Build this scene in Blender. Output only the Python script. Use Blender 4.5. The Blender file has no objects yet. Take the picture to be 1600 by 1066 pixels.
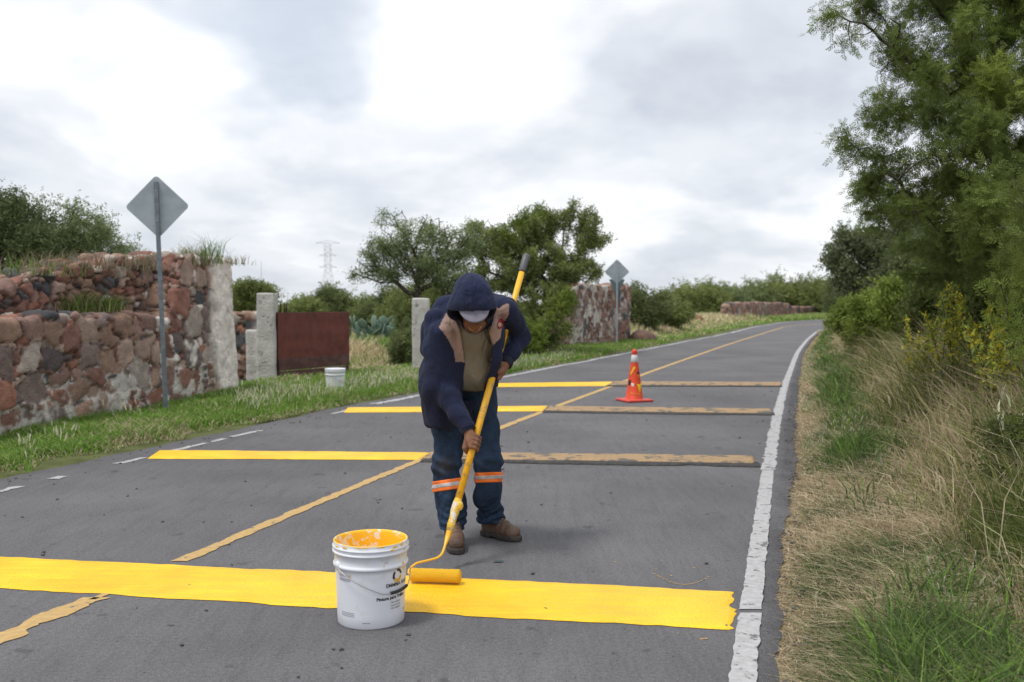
import bpy, math, random
import numpy as np
from mathutils import Vector, Matrix

random.seed(7)
RNG = np.random.default_rng(11)
scene = bpy.context.scene
col = scene.collection

# ------------------------------------------------------------------ camera
CAM_H, FPX, PITCH = 1.35, 1500.0, math.atan(58 / 1500.0)
cd = bpy.data.cameras.new('camera')
cam = bpy.data.objects.new('camera', cd)
col.objects.link(cam)
cam.location = (0, 0, CAM_H)
cam.rotation_euler = (math.pi / 2 - PITCH, 0, 0)
cd.sensor_width = 36
cd.lens = FPX / 1600 * 36
cd.clip_start = 0.1
cd.clip_end = 3000
cd.dof.use_dof = True
cd.dof.focus_distance = 4.9
cd.dof.aperture_fstop = 3.2
scene.camera = cam

# ------------------------------------------------------------------ sky and sun (overcast day)
SUN_EL, SUN_AZ = math.radians(58), math.radians(-35)
world = bpy.data.worlds.new("World")
scene.world = world
world.use_nodes = True
wn, wl = world.node_tree.nodes, world.node_tree.links
wn.clear()
w_out = wn.new('ShaderNodeOutputWorld')
sky = wn.new('ShaderNodeTexSky')
sky.sky_type = 'NISHITA'
sky.sun_disc = False
sky.sun_elevation = SUN_EL
sky.sun_rotation = SUN_AZ
bg_sky = wn.new('ShaderNodeBackground')
bg_sky.inputs['Strength'].default_value = 0.11
wl.new(sky.outputs[0], bg_sky.inputs['Color'])
bg_cl = wn.new('ShaderNodeBackground')
bg_cl.inputs['Strength'].default_value = 1.03
geo = wn.new('ShaderNodeTexCoord')
sep = wn.new('ShaderNodeSeparateXYZ')
wl.new(geo.outputs['Generated'], sep.inputs[0])


def wmath(op, a, b=None, clamp=False):
    n = wn.new('ShaderNodeMath'); n.operation = op; n.use_clamp = clamp
    for i, v in enumerate((a, b)):
        if v is None: continue
        if isinstance(v, (int, float)): n.inputs[i].default_value = v
        else: wl.new(v, n.inputs[i])
    return n.outputs[0]


zc = wmath('ADD', wmath('MAXIMUM', sep.outputs['Z'], 0.0), 0.34)
comb = wn.new('ShaderNodeCombineXYZ')
wl.new(wmath('DIVIDE', sep.outputs['X'], zc), comb.inputs[0])
wl.new(wmath('DIVIDE', sep.outputs['Y'], zc), comb.inputs[1])


def wnoise(scale, detail, rough, off, dist=0.0):
    m = wn.new('ShaderNodeMapping'); m.inputs['Location'].default_value = off
    wl.new(comb.outputs[0], m.inputs[0])
    n = wn.new('ShaderNodeTexNoise'); n.inputs['Scale'].default_value = scale
    n.inputs['Detail'].default_value = detail; n.inputs['Roughness'].default_value = rough
    n.inputs['Distortion'].default_value = dist
    wl.new(m.outputs[0], n.inputs['Vector'])
    return n.outputs[0]


def wramp(src, stops):
    r = wn.new('ShaderNodeValToRGB')
    r.color_ramp.interpolation = 'EASE'
    e = r.color_ramp.elements
    while len(e) > 1: e.remove(e[-1])
    e[0].position, e[0].color = stops[0][0], (*stops[0][1], 1)
    for p, c in stops[1:]:
        k = e.new(p); k.color = (*c, 1)
    wl.new(src, r.inputs[0])
    return r.outputs[0]


n1 = wnoise(1.15, 5, 0.5, (3.1, 0.4, 0), 0.35)
cl = wramp(n1, [(0.33, (0.66, 0.695, 0.76)), (0.43, (0.79, 0.82, 0.87)), (0.51, (0.96, 0.97, 1.0)), (0.62, (1.12, 1.13, 1.15))])
n2 = wnoise(3.4, 6, 0.55, (1.0, 5.0, 2.0), 0.2)
cl2 = wramp(n2, [(0.35, (0.86, 0.875, 0.90)), (0.6, (1.0, 1.0, 1.0))])
mm = wn.new('ShaderNodeMix'); mm.data_type = 'RGBA'; mm.blend_type = 'MULTIPLY'
mm.inputs[0].default_value = 1.0
wl.new(cl, mm.inputs[6]); wl.new(cl2, mm.inputs[7])
wl.new(mm.outputs[2], bg_cl.inputs['Color'])
n3 = wnoise(1.7, 4, 0.5, (7.3, 2.2, 0.0), 0.2)
gap = wramp(n3, [(0.0, (0.97,) * 3), (0.58, (0.93,) * 3), (0.70, (0.55,) * 3)])
mixs = wn.new('ShaderNodeMixShader')
wl.new(gap, mixs.inputs[0])
wl.new(bg_sky.outputs[0], mixs.inputs[1]); wl.new(bg_cl.outputs[0], mixs.inputs[2])
wl.new(mixs.outputs[0], w_out.inputs['Surface'])

sd = bpy.data.lights.new('sun', 'SUN')
sd.energy = 1.9
sd.angle = math.radians(11)
sd.color = (1.0, 0.96, 0.90)
sun = bpy.data.objects.new('sun', sd)
col.objects.link(sun)
# the sun stands behind the camera's left shoulder, high
sdir = Vector((math.sin(SUN_AZ) * math.cos(SUN_EL), -math.cos(SUN_AZ) * math.cos(SUN_EL) * 0.4, math.sin(SUN_EL)))
sun.rotation_euler = sdir.to_track_quat('Z', 'Y').to_euler()
sky.sun_rotation = math.atan2(sdir.x, sdir.y)

scene.view_settings.view_transform = 'Standard'
scene.view_settings.look = 'None'
scene.view_settings.exposure = 0.12
scene.view_settings.gamma = 1.0
scene.render.engine = 'CYCLES'
scene.cycles.use_denoising = True
scene.cycles.max_bounces = 6
scene.cycles.transparent_max_bounces = 4

# ------------------------------------------------------------------ layout helpers
CP, SP = math.cos(PITCH), math.sin(PITCH)


def ray(px, py):
    a, b = (px - 800) / FPX, (py - 533) / FPX
    return np.array([a, CP - b * SP, -SP - b * CP])


def G(px, py, z=0.0):
    d = ray(px, py); t = (z - CAM_H) / d[2]
    return np.array([d[0] * t, d[1] * t, z])


def P(px, py, Y):
    d = ray(px, py); t = Y / d[1]
    return np.array([d[0] * t, Y, CAM_H + d[2] * t])


def proj(v):
    """world points -> photo pixels (used only to choose garment and paint patterns in rest position)"""
    x, y, z = v[:, 0], v[:, 1], v[:, 2] - CAM_H
    dep = y * CP - z * SP
    up = y * SP + z * CP
    return np.stack([800 + FPX * x / dep, 533 - FPX * up / dep], 1)


# ------------------------------------------------------------------ mesh helpers
def new_mesh(name, verts, tris=None, quads=None, mat=None, parent=None, cols=None, smooth=False, loc=None, link=True, mat_idx=None, mats=None):
    verts = np.asarray(verts, np.float32)
    me = bpy.data.meshes.new(name)
    nt = 0 if tris is None else len(tris)
    nq = 0 if quads is None else len(quads)
    me.vertices.add(len(verts))
    me.vertices.foreach_set('co', verts.ravel())
    loops = []
    if nt: loops.append(np.asarray(tris, np.int32).ravel())
    if nq: loops.append(np.asarray(quads, np.int32).ravel())
    loops = np.concatenate(loops)
    me.loops.add(len(loops))
    me.loops.foreach_set('vertex_index', loops)
    me.polygons.add(nt + nq)
    starts = np.concatenate([np.arange(nt) * 3, nt * 3 + np.arange(nq) * 4]).astype(np.int32)
    me.polygons.foreach_set('loop_start', starts)
    me.polygons.foreach_set('use_smooth', np.full(nt + nq, bool(smooth)))
    if mat_idx is not None:
        me.polygons.foreach_set('material_index', np.asarray(mat_idx, np.int32))
    me.update(calc_edges=True)
    if cols is not None:
        c = np.ones((len(verts), 4), np.float32)
        c[:, :3] = cols
        at = me.color_attributes.new('Col', 'FLOAT_COLOR', 'POINT')
        at.data.foreach_set('color', c.ravel())
    for m in (mats or ([mat] if mat else [])):
        me.materials.append(m)
    o = bpy.data.objects.new(name, me)
    if link: col.objects.link(o)
    if parent is not None: o.parent = parent
    if loc is not None: o.location = loc
    return o


def tag(o, label=None, cat=None, group=None, kind=None):
    if label: o['label'] = label
    if cat: o['category'] = cat
    if group: o['group'] = group
    if kind: o['kind'] = kind
    return o


def empty(name, loc=(0, 0, 0)):
    o = bpy.data.objects.new(name, None)
    o.location = loc
    o.empty_display_size = 0.1
    col.objects.link(o)
    return o


def norm(v):
    v = np.asarray(v, float)
    return v / (np.linalg.norm(v, axis=-1, keepdims=True) + 1e-12)


def tube(pts, rad, n=10, caps=True):
    """returns verts, quads, tris of a tube through pts"""
    pts = np.asarray(pts, float); m = len(pts)
    rad = np.full(m, rad) if np.isscalar(rad) else np.asarray(rad, float)
    tan = np.gradient(pts, axis=0); tan = norm(tan)
    u = np.cross(tan[0], [0, 0, 1.0])
    if np.linalg.norm(u) < 1e-3: u = np.cross(tan[0], [1.0, 0, 0])
    u = norm(u)
    V = []
    th = np.arange(n) / n * 2 * np.pi
    for i in range(m):
        u = norm(u - tan[i] * np.dot(u, tan[i]))
        w = np.cross(tan[i], u)
        V.append(pts[i] + rad[i] * (np.cos(th)[:, None] * u + np.sin(th)[:, None] * w))
    V = np.concatenate(V)
    k = np.arange(n); k2 = (k + 1) % n
    Q = np.concatenate([np.stack([i * n + k, i * n + k2, (i + 1) * n + k2, (i + 1) * n + k], 1) for i in range(m - 1)])
    T = np.zeros((0, 3), int)
    if caps:
        c0, c1 = len(V), len(V) + 1
        V = np.concatenate([V, pts[:1], pts[-1:]])
        T = np.concatenate([np.stack([k2, k, np.full(n, c0)], 1), np.stack([(m - 1) * n + k, (m - 1) * n + k2, np.full(n, c1)], 1)])
    return V, Q, T


def join(parts):
    """parts: list of (V,Q,T) -> one"""
    V, Q, T, o = [], [], [], 0
    for v, q, t in parts:
        V.append(v)
        if q is not None and len(q): Q.append(np.asarray(q) + o)
        if t is not None and len(t): T.append(np.asarray(t) + o)
        o += len(v)
    return (np.concatenate(V), np.concatenate(Q) if Q else np.zeros((0, 4), int), np.concatenate(T) if T else np.zeros((0, 3), int))


def obj(name, vqt, mat, parent=None, smooth=True, cols=None):
    v, q, t = vqt
    return new_mesh(name, v, t if len(t) else None, q if len(q) else None, mat, parent, cols=cols, smooth=smooth)


def lathe(profile, n=64, center=(0, 0, 0)):
    pr = np.asarray(profile, float); m = len(pr)
    th = np.arange(n) / n * 2 * np.pi
    V = np.stack([pr[:, None, 0] * np.cos(th) + center[0], pr[:, None, 0] * np.sin(th) + center[1],
                  np.repeat(pr[:, 1:2], n, 1) + center[2]], -1).reshape(-1, 3)
    k = np.arange(n); k2 = (k + 1) % n
    Q = np.concatenate([np.stack([i * n + k, i * n + k2, (i + 1) * n + k2, (i + 1) * n + k], 1) for i in range(m - 1)])
    return V, Q, np.zeros((0, 3), int)


def box(cx, cy, cz, sx, sy, sz, bev=0.0, rot=0.0):
    """axis box with chamfered edges"""
    b = bev
    hs = np.array([sx, sy, sz]) / 2
    if b <= 0:
        V = np.array([[x, y, z] for x in (-1, 1) for y in (-1, 1) for z in (-1, 1)], float) * hs
        Q = np.array([[0, 1, 3, 2], [4, 6, 7, 5], [0, 4, 5, 1], [2, 3, 7, 6], [0, 2, 6, 4], [1, 5, 7, 3]])
        T = np.zeros((0, 3), int)
    else:
        V, idx = [], {}
        for x in (-1, 1):
            for y in (-1, 1):
                for z in (-1, 1):
                    for a in range(3):
                        h = hs - b; h = h.copy(); h[a] = hs[a]
                        idx[(x, y, z, a)] = len(V); V.append(np.array([x, y, z]) * h)
        V = np.array(V); Q, T = [], []
        for a in range(3):
            o1, o2 = (a + 1) % 3, (a + 2) % 3
            for s in (-1, 1):
                def key(p, q):
                    k = [0, 0, 0]; k[a] = s; k[o1] = p; k[o2] = q; return idx[(*k, a)]
                f = [key(-1, -1), key(1, -1), key(1, 1), key(-1, 1)]
                Q.append(f if s > 0 else f[::-1])
            for p in (-1, 1):
                for q in (-1, 1):
                    def e(sa, ax):
                        k = [0, 0, 0]; k[a] = sa; k[o1] = p; k[o2] = q; return idx[(*k, ax)]
                    f = [e(-1, o1), e(1, o1), e(1, o2), e(-1, o2)]
                    Q.append(f if p * q < 0 else f[::-1])
        for x in (-1, 1):
            for y in (-1, 1):
                for z in (-1, 1):
                    f = [idx[(x, y, z, a)] for a in range(3)]
                    T.append(f if x * y * z > 0 else f[::-1])
        Q, T = np.array(Q), np.array(T)
    c, s = math.cos(rot), math.sin(rot)
    V = V @ np.array([[c, s, 0], [-s, c, 0], [0, 0, 1]]) + np.array([cx, cy, cz])
    return V, Q, T


# ------------------------------------------------------------------ noise
def _hash(ix, iy, iz, seed):
    h = (ix.astype(np.int64) * 374761393 + iy.astype(np.int64) * 668265263 + iz.astype(np.int64) * 2147483647 + seed * 974634777) & 0xFFFFFFFF
    h = ((h ^ (h >> 13)) * 1274126177) & 0xFFFFFFFF
    h = ((h ^ (h >> 16)) * 2246822519) & 0xFFFFFFFF
    return ((h ^ (h >> 15)) & 0xFFFFFF) / float(0xFFFFFF)


def vnoise(p, f=1.0, seed=0):
    q = np.asarray(p, float) * f
    if q.shape[1] == 2: q = np.concatenate([q, np.zeros((len(q), 1))], 1)
    i = np.floor(q).astype(np.int64); t = q - i; t = t * t * (3 - 2 * t)
    r = 0
    for dx in (0, 1):
        for dy in (0, 1):
            for dz in (0, 1):
                w = (t[:, 0] if dx else 1 - t[:, 0]) * (t[:, 1] if dy else 1 - t[:, 1]) * (t[:, 2] if dz else 1 - t[:, 2])
                r = r + w * _hash(i[:, 0] + dx, i[:, 1] + dy, i[:, 2] + dz, seed)
    return r * 2 - 1


def fbm(p, f=1.0, oct=3, seed=0, gain=0.5):
    r, a, s = 0, 1.0, 0
    for k in range(oct):
        r = r + a * vnoise(p, f * 2 ** k, seed + k * 17); s += a; a *= gain
    return r / s


def sstep(a, b, x):
    t = np.clip((x - a) / (b - a), 0, 1)
    return t * t * (3 - 2 * t)


# ------------------------------------------------------------------ implicit surfaces -> meshes
def surface_nets(fn, lo, hi, h, block=12, margin=0.03):
    lo = np.asarray(lo, float); hi = np.asarray(hi, float)
    n = (np.ceil((hi - lo) / h).astype(int) // block + 1) * block
    vol = np.ones(n, np.float32)
    nb = n // block
    bi = np.stack(np.meshgrid(*[np.arange(k) for k in nb], indexing='ij'), -1).reshape(-1, 3)
    cen = lo + (bi * block + (block - 1) / 2) * h
    dc = np.concatenate([fn(cen[i:i + 60000]) for i in range(0, len(cen), 60000)])
    half = math.sqrt(3) * block / 2 * h
    act = np.abs(dc) < half * 1.15 + margin
    v6 = vol.reshape(nb[0], block, nb[1], block, nb[2], block)
    inb = bi[(~act) & (dc < 0)]
    for b in inb: v6[b[0], :, b[1], :, b[2], :] = -1
    lg = np.stack(np.meshgrid(*[np.arange(block)] * 3, indexing='ij'), -1).reshape(-1, 3)
    ab = bi[act]
    step = 64
    for s in range(0, len(ab), step):
        bb = ab[s:s + step]
        pts = lo + ((bb[:, None, :] * block + lg[None]) * h)
        d = fn(pts.reshape(-1, 3)).reshape(len(bb), block, block, block)
        for k, b in enumerate(bb):
            v6[b[0], :, b[1], :, b[2], :] = d[k]
    s = vol < 0
    cnt = np.zeros(np.array(n) - 1, np.int8)
    for dx in (0, 1):
        for dy in (0, 1):
            for dz in (0, 1):
                cnt += s[dx:n[0] - 1 + dx, dy:n[1] - 1 + dy, dz:n[2] - 1 + dz]
    cells = np.argwhere((cnt > 0) & (cnt < 8))
    cid = -np.ones(np.array(n) - 1, np.int32)
    cid[cells[:, 0], cells[:, 1], cells[:, 2]] = np.arange(len(cells))
    acc = np.zeros((len(cells), 3)); num = np.zeros(len(cells))
    cor = [(x, y, z) for x in (0, 1) for y in (0, 1) for z in (0, 1)]
    for a in range(8):
        for b in range(a + 1, 8):
            ca, cb = np.array(cor[a]), np.array(cor[b])
            if np.abs(ca - cb).sum() != 1: continue
            pa, pb = cells + ca, cells + cb
            da = vol[pa[:, 0], pa[:, 1], pa[:, 2]]; db = vol[pb[:, 0], pb[:, 1], pb[:, 2]]
            m = (da < 0) != (db < 0)
            t = np.where(m, da / np.where(da - db == 0, 1, da - db), 0)
            acc += np.where(m[:, None], ca + t[:, None] * (cb - ca), 0); num += m
    V = lo + (cells + acc / np.maximum(num, 1)[:, None]) * h
    Q = []
    for ax in range(3):
        o1, o2 = (ax + 1) % 3, (ax + 2) % 3
        sl0 = [slice(None)] * 3; sl1 = [slice(None)] * 3
        sl0[ax] = slice(0, n[ax] - 1); sl1[ax] = slice(1, n[ax])
        diff = s[tuple(sl0)] != s[tuple(sl1)]
        e = np.argwhere(diff)
        e = e[(e[:, o1] > 0) & (e[:, o2] > 0) & (e[:, o1] < n[o1] - 1) & (e[:, o2] < n[o2] - 1)]
        if not len(e): continue
        inside0 = s[e[:, 0], e[:, 1], e[:, 2]]
        def c(d1, d2):
            k = e.copy(); k[:, o1] -= d1; k[:, o2] -= d2
            return cid[k[:, 0], k[:, 1], k[:, 2]]
        q = np.stack([c(1, 1), c(0, 1), c(0, 0), c(1, 0)], 1)
        q[~inside0] = q[~inside0][:, ::-1]
        Q.append(q)
    Q = np.concatenate(Q)
    Q = Q[(Q >= 0).all(1)]
    return V, Q


def vnormals(V, Q):
    a = V[Q[:, 2]] - V[Q[:, 0]]; b = V[Q[:, 3]] - V[Q[:, 1]]
    fn = np.cross(a, b)
    N = np.zeros_like(V)
    for k in range(4): np.add.at(N, Q[:, k], fn)
    return norm(N)


def smooth_mesh(V, Q, it=2, f=0.5):
    E = np.concatenate([Q[:, [0, 1]], Q[:, [1, 2]], Q[:, [2, 3]], Q[:, [3, 0]]])
    for _ in range(it):
        S = np.zeros_like(V); C = np.zeros(len(V))
        np.add.at(S, E[:, 0], V[E[:, 1]]); np.add.at(S, E[:, 1], V[E[:, 0]])
        np.add.at(C, E[:, 0], 1); np.add.at(C, E[:, 1], 1)
        V = V * (1 - f) + f * S / np.maximum(C, 1)[:, None]
    return V


def smin(a, b, k):
    h = np.maximum(k - np.abs(a - b), 0) / k
    return np.minimum(a, b) - h * h * k * 0.25


def smax(a, b, k): return -smin(-a, -b, k)


def cone(p, a, b, ra, rb):
    """round cone (tapered capsule)"""
    a, b = np.asarray(a, float), np.asarray(b, float)
    ba = b - a; L2 = ba @ ba
    t = np.clip(((p - a) @ ba) / L2, 0, 1)
    return np.linalg.norm(p - a - t[:, None] * ba, axis=1) - (ra + t * (rb - ra))


def chain(p, pts, rs, k=0.02):
    d = None
    for i in range(len(pts) - 1):
        e = cone(p, pts[i], pts[i + 1], rs[i], rs[i + 1])
        d = e if d is None else smin(d, e, k)
    return d


def ellip(p, c, r, M=None):
    q = p - np.asarray(c)
    if M is not None: q = q @ np.asarray(M).T
    r = np.asarray(r, float)
    k0 = np.linalg.norm(q / r, axis=1); k1 = np.linalg.norm(q / (r * r), axis=1)
    return np.where(k0 < 1e-6, -r.min(), k0 * (k0 - 1) / np.maximum(k1, 1e-9))


def rbox(p, c, hs, r=0.01, rot=0.0):
    q = p - np.asarray(c)
    if rot:
        cs, sn = math.cos(rot), math.sin(rot)
        q = np.stack([q[:, 0] * cs + q[:, 1] * sn, -q[:, 0] * sn + q[:, 1] * cs, q[:, 2]], 1)
    q = np.abs(q) - (np.asarray(hs) - r)
    return np.linalg.norm(np.maximum(q, 0), axis=1) + np.minimum(q.max(1), 0) - r


# ------------------------------------------------------------------ materials
def nodes_of(m):
    m.use_nodes = True
    return m.node_tree.nodes, m.node_tree.links


def mat(name, color=(0.5, 0.5, 0.5), rough=0.6, attr=False, var=0.0, vscale=8.0, bump=0.0, bscale=60.0, metal=0.0,
        spec=0.5, transl=0.0, dirt=None, dscale=3.0, damt=0.5, thr=(0.45, 0.6), sheen=0.0, coord='Object', bdetail=4, folds=0.0):
    m = bpy.data.materials.new(name)
    N, L = nodes_of(m)
    b = N['Principled BSDF']
    b.inputs['Roughness'].default_value = rough
    b.inputs['Metallic'].default_value = metal
    b.inputs['Specular IOR Level'].default_value = spec
    if sheen: b.inputs['Sheen Weight'].default_value = sheen
    tc = N.new('ShaderNodeTexCoord')
    if attr:
        a = N.new('ShaderNodeAttribute'); a.attribute_name = 'Col'
        c = a.outputs['Color']
    else:
        a = N.new('ShaderNodeRGB'); a.outputs[0].default_value = (*color, 1)
        c = a.outputs[0]
    if var:
        n = N.new('ShaderNodeTexNoise'); n.inputs['Scale'].default_value = vscale; n.inputs['Detail'].default_value = 5
        L.new(tc.outputs[coord], n.inputs['Vector'])
        mr = N.new('ShaderNodeMapRange'); mr.inputs[1].default_value = 0.3; mr.inputs[2].default_value = 0.7
        mr.inputs[3].default_value = 1 - var; mr.inputs[4].default_value = 1 + var
        L.new(n.outputs[0], mr.inputs[0])
        mx = N.new('ShaderNodeMix'); mx.data_type = 'RGBA'; mx.blend_type = 'MULTIPLY'; mx.inputs[0].default_value = 1
        L.new(c, mx.inputs[6]); L.new(mr.outputs[0], mx.inputs[7]); c = mx.outputs[2]
    if dirt:
        n = N.new('ShaderNodeTexNoise'); n.inputs['Scale'].default_value = dscale; n.inputs['Detail'].default_value = 8
        n.inputs['Roughness'].default_value = 0.65
        L.new(tc.outputs[coord], n.inputs['Vector'])
        mr = N.new('ShaderNodeMapRange'); mr.inputs[1].default_value = thr[0]; mr.inputs[2].default_value = thr[1]
        mr.inputs[3].default_value = 0; mr.inputs[4].default_value = damt
        L.new(n.outputs[0], mr.inputs[0])
        mx = N.new('ShaderNodeMix'); mx.data_type = 'RGBA'
        L.new(mr.outputs[0], mx.inputs[0]); L.new(c, mx.inputs[6]); mx.inputs[7].default_value = (*dirt, 1)
        c = mx.outputs[2]
    L.new(c, b.inputs['Base Color'])
    if bump:
        n = N.new('ShaderNodeTexNoise'); n.inputs['Scale'].default_value = bscale; n.inputs['Detail'].default_value = bdetail
        L.new(tc.outputs[coord], n.inputs['Vector'])
        bp = N.new('ShaderNodeBump'); bp.inputs['Strength'].default_value = bump; bp.inputs['Distance'].default_value = 0.02
        L.new(n.outputs[0], bp.inputs['Height']); L.new(bp.outputs[0], b.inputs['Normal'])
    if folds:
        fn_ = N.new('ShaderNodeTexNoise'); fn_.inputs['Scale'].default_value = folds; fn_.inputs['Detail'].default_value = 3; fn_.inputs['Distortion'].default_value = 1.2
        fm = N.new('ShaderNodeMapping'); fm.inputs['Scale'].default_value = (1.0, 1.0, 0.55)
        L.new(tc.outputs[coord], fm.inputs[0]); L.new(fm.outputs[0], fn_.inputs['Vector'])
        f2 = N.new('ShaderNodeBump'); f2.inputs['Strength'].default_value = 0.8; f2.inputs['Distance'].default_value = 0.035
        L.new(fn_.outputs[0], f2.inputs['Height'])
        if bump: L.new(f2.outputs[0], bp.inputs['Normal'])
        else: L.new(f2.outputs[0], b.inputs['Normal'])
    if transl:
        t = N.new('ShaderNodeBsdfTranslucent'); L.new(c, t.inputs['Color'])
        ms = N.new('ShaderNodeMixShader'); ms.inputs[0].default_value = transl
        out = [x for x in N if x.type == 'OUTPUT_MATERIAL'][0]
        L.new(b.outputs[0], ms.inputs[1]); L.new(t.outputs[0], ms.inputs[2]); L.new(ms.outputs[0], out.inputs['Surface'])
    return m


M_leaf = mat('foliage', attr=True, rough=0.65, spec=0.25, transl=0.42)
M_grass = mat('grass_blades', attr=True, rough=0.75, spec=0.15, transl=0.42)
M_bark = mat('bark', (0.055, 0.042, 0.033), rough=0.95, var=0.4, vscale=12, bump=0.6, bscale=40)
# ================================================================== ROAD LAYOUT
def line_xy(pix):
    p = np.array([G(*q)[:2] for q in pix])
    return p[:, 1], p[:, 0]


YS = np.arange(-4.0, 150.0, 0.1)


def smoothline(pix, far_slope):
    y, x = line_xy(pix)
    s0 = 0.287
    y = np.concatenate([[-20], y, [y[-1] + 100]]); x = np.concatenate([[x[0] - s0 * (y[1] + 20)], x, [x[-1] + far_slope * 100]])
    v = np.interp(np.arange(-12, 170, 0.1), y, x)
    k = np.exp(-0.5 * (np.arange(-55, 56) / 20.0) ** 2); k /= k.sum()
    v = np.convolve(v, k, 'same')
    return lambda Y: np.interp(Y, np.arange(-12, 170, 0.1), v)


XR = smoothline([(1160, 1066), (1175, 940), (1181, 890), (1198, 740), (1206, 690), (1216, 640), (1227, 600), (1246, 550), (1262, 530), (1281, 515)], 0.6)
XC = smoothline([(0, 1000), (300, 868), (480, 792), (660, 716), (855, 640), (975, 597), (1002, 586), (1137, 538.6), (1228, 510)], 0.6)
XL = smoothline([(0, 767), (215, 718), (400, 675), (520, 645), (650, 618), (800, 586), (928, 563), (1002, 547), (1137, 521.7), (1175, 511.6), (1228, 503), (1292, 498.8)], 0.7)


def road_left(Y): return XL(Y) - 0.30 - 0.25 * sstep(14, 6, Y) + 0.07 * vnoise(np.stack([Y, Y * 0], 1), 1.3, 3) + 0.04 * vnoise(np.stack([Y, Y * 0], 1), 5, 4)
def road_right(Y): return XR(Y) + 0.055 + 0.12 * sstep(4.5, 8.5, Y) + 0.05 * sstep(30, 12, Y) + 0.02 * vnoise(np.stack([Y, Y * 0], 1), 1.1, 5) + 0.015 * vnoise(np.stack([Y, Y * 0], 1), 4.3, 6) + 0.012 * vnoise(np.stack([Y, Y * 0], 1), 13, 7)


def terrain(x, y):
    """height of the ground: a shallow bank on the right verge, small bumps elsewhere"""
    x, y = np.atleast_1d(np.asarray(x, float)), np.atleast_1d(np.asarray(y, float))
    u = x - XR(np.clip(y, -10, 150)) - 0.3
    ul = XL(np.clip(y, -10, 150)) - 0.45 - x
    p = np.stack([x, y], 1)
    h = 0.38 * sstep(0.3, 2.4, u) * sstep(200, 60, y)
    h += 0.05 * fbm(p, 0.8, 2, 5) * sstep(0.1, 1.0, np.maximum(u, ul))
    h += 0.03 * sstep(0.0, 1.0, ul) + 0.03 * sstep(0, 0.5, u)
    inside = (u < -0.02) & (ul < -0.02) & (y < 149)
    return np.where(inside, -0.05, h - 0.006)


# ---- ground: one sheet to the horizon
gx = np.unique(np.concatenate([np.linspace(-12, 14, 131), np.linspace(-60, 60, 61), np.array([-900, -600, -400, -250, -150, -100, 100, 150, 250, 400, 600, 900])]))
gy = np.unique(np.concatenate([np.linspace(-3, 20, 116), np.linspace(20, 60, 81), np.linspace(60, 150, 46), np.array([-60, -20, -8, 200, 300, 450, 700, 1100, 1600])]))
GX, GY = np.meshgrid(gx, gy, indexing='ij')
gz = terrain(GX.ravel(), GY.ravel())
nx, ny = len(gx), len(gy)
idx = np.arange(nx * ny).reshape(nx, ny)
gq = np.stack([idx[:-1, :-1], idx[1:, :-1], idx[1:, 1:], idx[:-1, 1:]], -1).reshape(-1, 4)
gm = mat('verge_soil', attr=True, rough=0.95, spec=0.1, var=0.35, vscale=3, bump=0.6, bscale=30)
gyc = np.clip(GY.ravel(), -10, 150); gu = GX.ravel() - road_right(gyc); gl_ = XL(gyc) - 0.4 - GX.ravel()
gn = fbm(np.stack([GX.ravel(), GY.ravel()], 1), 0.5, 3, 44)[:, None]
gcol = np.where((gu > -0.3)[:, None], np.array([[0.20, 0.155, 0.09]]), np.array([[0.10, 0.115, 0.045]])) * (1 + 0.35 * gn)
gcol = gcol * (1 - 0.35 * sstep(0.8, 2.2, gu))[:, None]
gcol = np.where(((gl_ > 4.5) & (GY.ravel() > 19))[:, None], np.array([[0.15, 0.145, 0.07]]) * (1 + 0.4 * gn), gcol)
ground = new_mesh('ground', np.stack([GX.ravel(), GY.ravel(), gz], 1), quads=gq, mat=gm, cols=gcol, smooth=True)
tag(ground, kind='structure')

# ---- asphalt
ma = bpy.data.materials.new('asphalt')
N, L = nodes_of(ma)
bs = N['Principled BSDF']; bs.inputs['Roughness'].default_value = 0.9; bs.inputs['Specular IOR Level'].default_value = 0.25
tc = N.new('ShaderNodeTexCoord')


def _n(scale, detail=4, rough=0.6, stretch=None):
    n = N.new('ShaderNodeTexNoise'); n.inputs['Scale'].default_value = scale
    n.inputs['Detail'].default_value = detail; n.inputs['Roughness'].default_value = rough
    if stretch:
        mp = N.new('ShaderNodeMapping'); mp.inputs['Scale'].default_value = stretch; mp.inputs['Rotation'].default_value = (0, 0, 0.28)
        L.new(tc.outputs['Object'], mp.inputs[0]); L.new(mp.outputs[0], n.inputs['Vector'])
    else:
        L.new(tc.outputs['Object'], n.inputs['Vector'])
    return n.outputs[0]


def _ramp(src, stops):
    r = N.new('ShaderNodeValToRGB'); e = r.color_ramp.elements
    while len(e) > 1: e.remove(e[-1])
    e[0].position, e[0].color = stops[0][0], (*stops[0][1], 1)
    for p_, c_ in stops[1:]: e.new(p_).color = (*c_, 1)
    L.new(src, r.inputs[0]); return r.outputs[0]


def _mul(a, b, f=1.0, mode='MULTIPLY'):
    x = N.new('ShaderNodeMix'); x.data_type = 'RGBA'; x.blend_type = mode; x.inputs[0].default_value = f
    L.new(a, x.inputs[6]); L.new(b, x.inputs[7]); return x.outputs[2]


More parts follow.
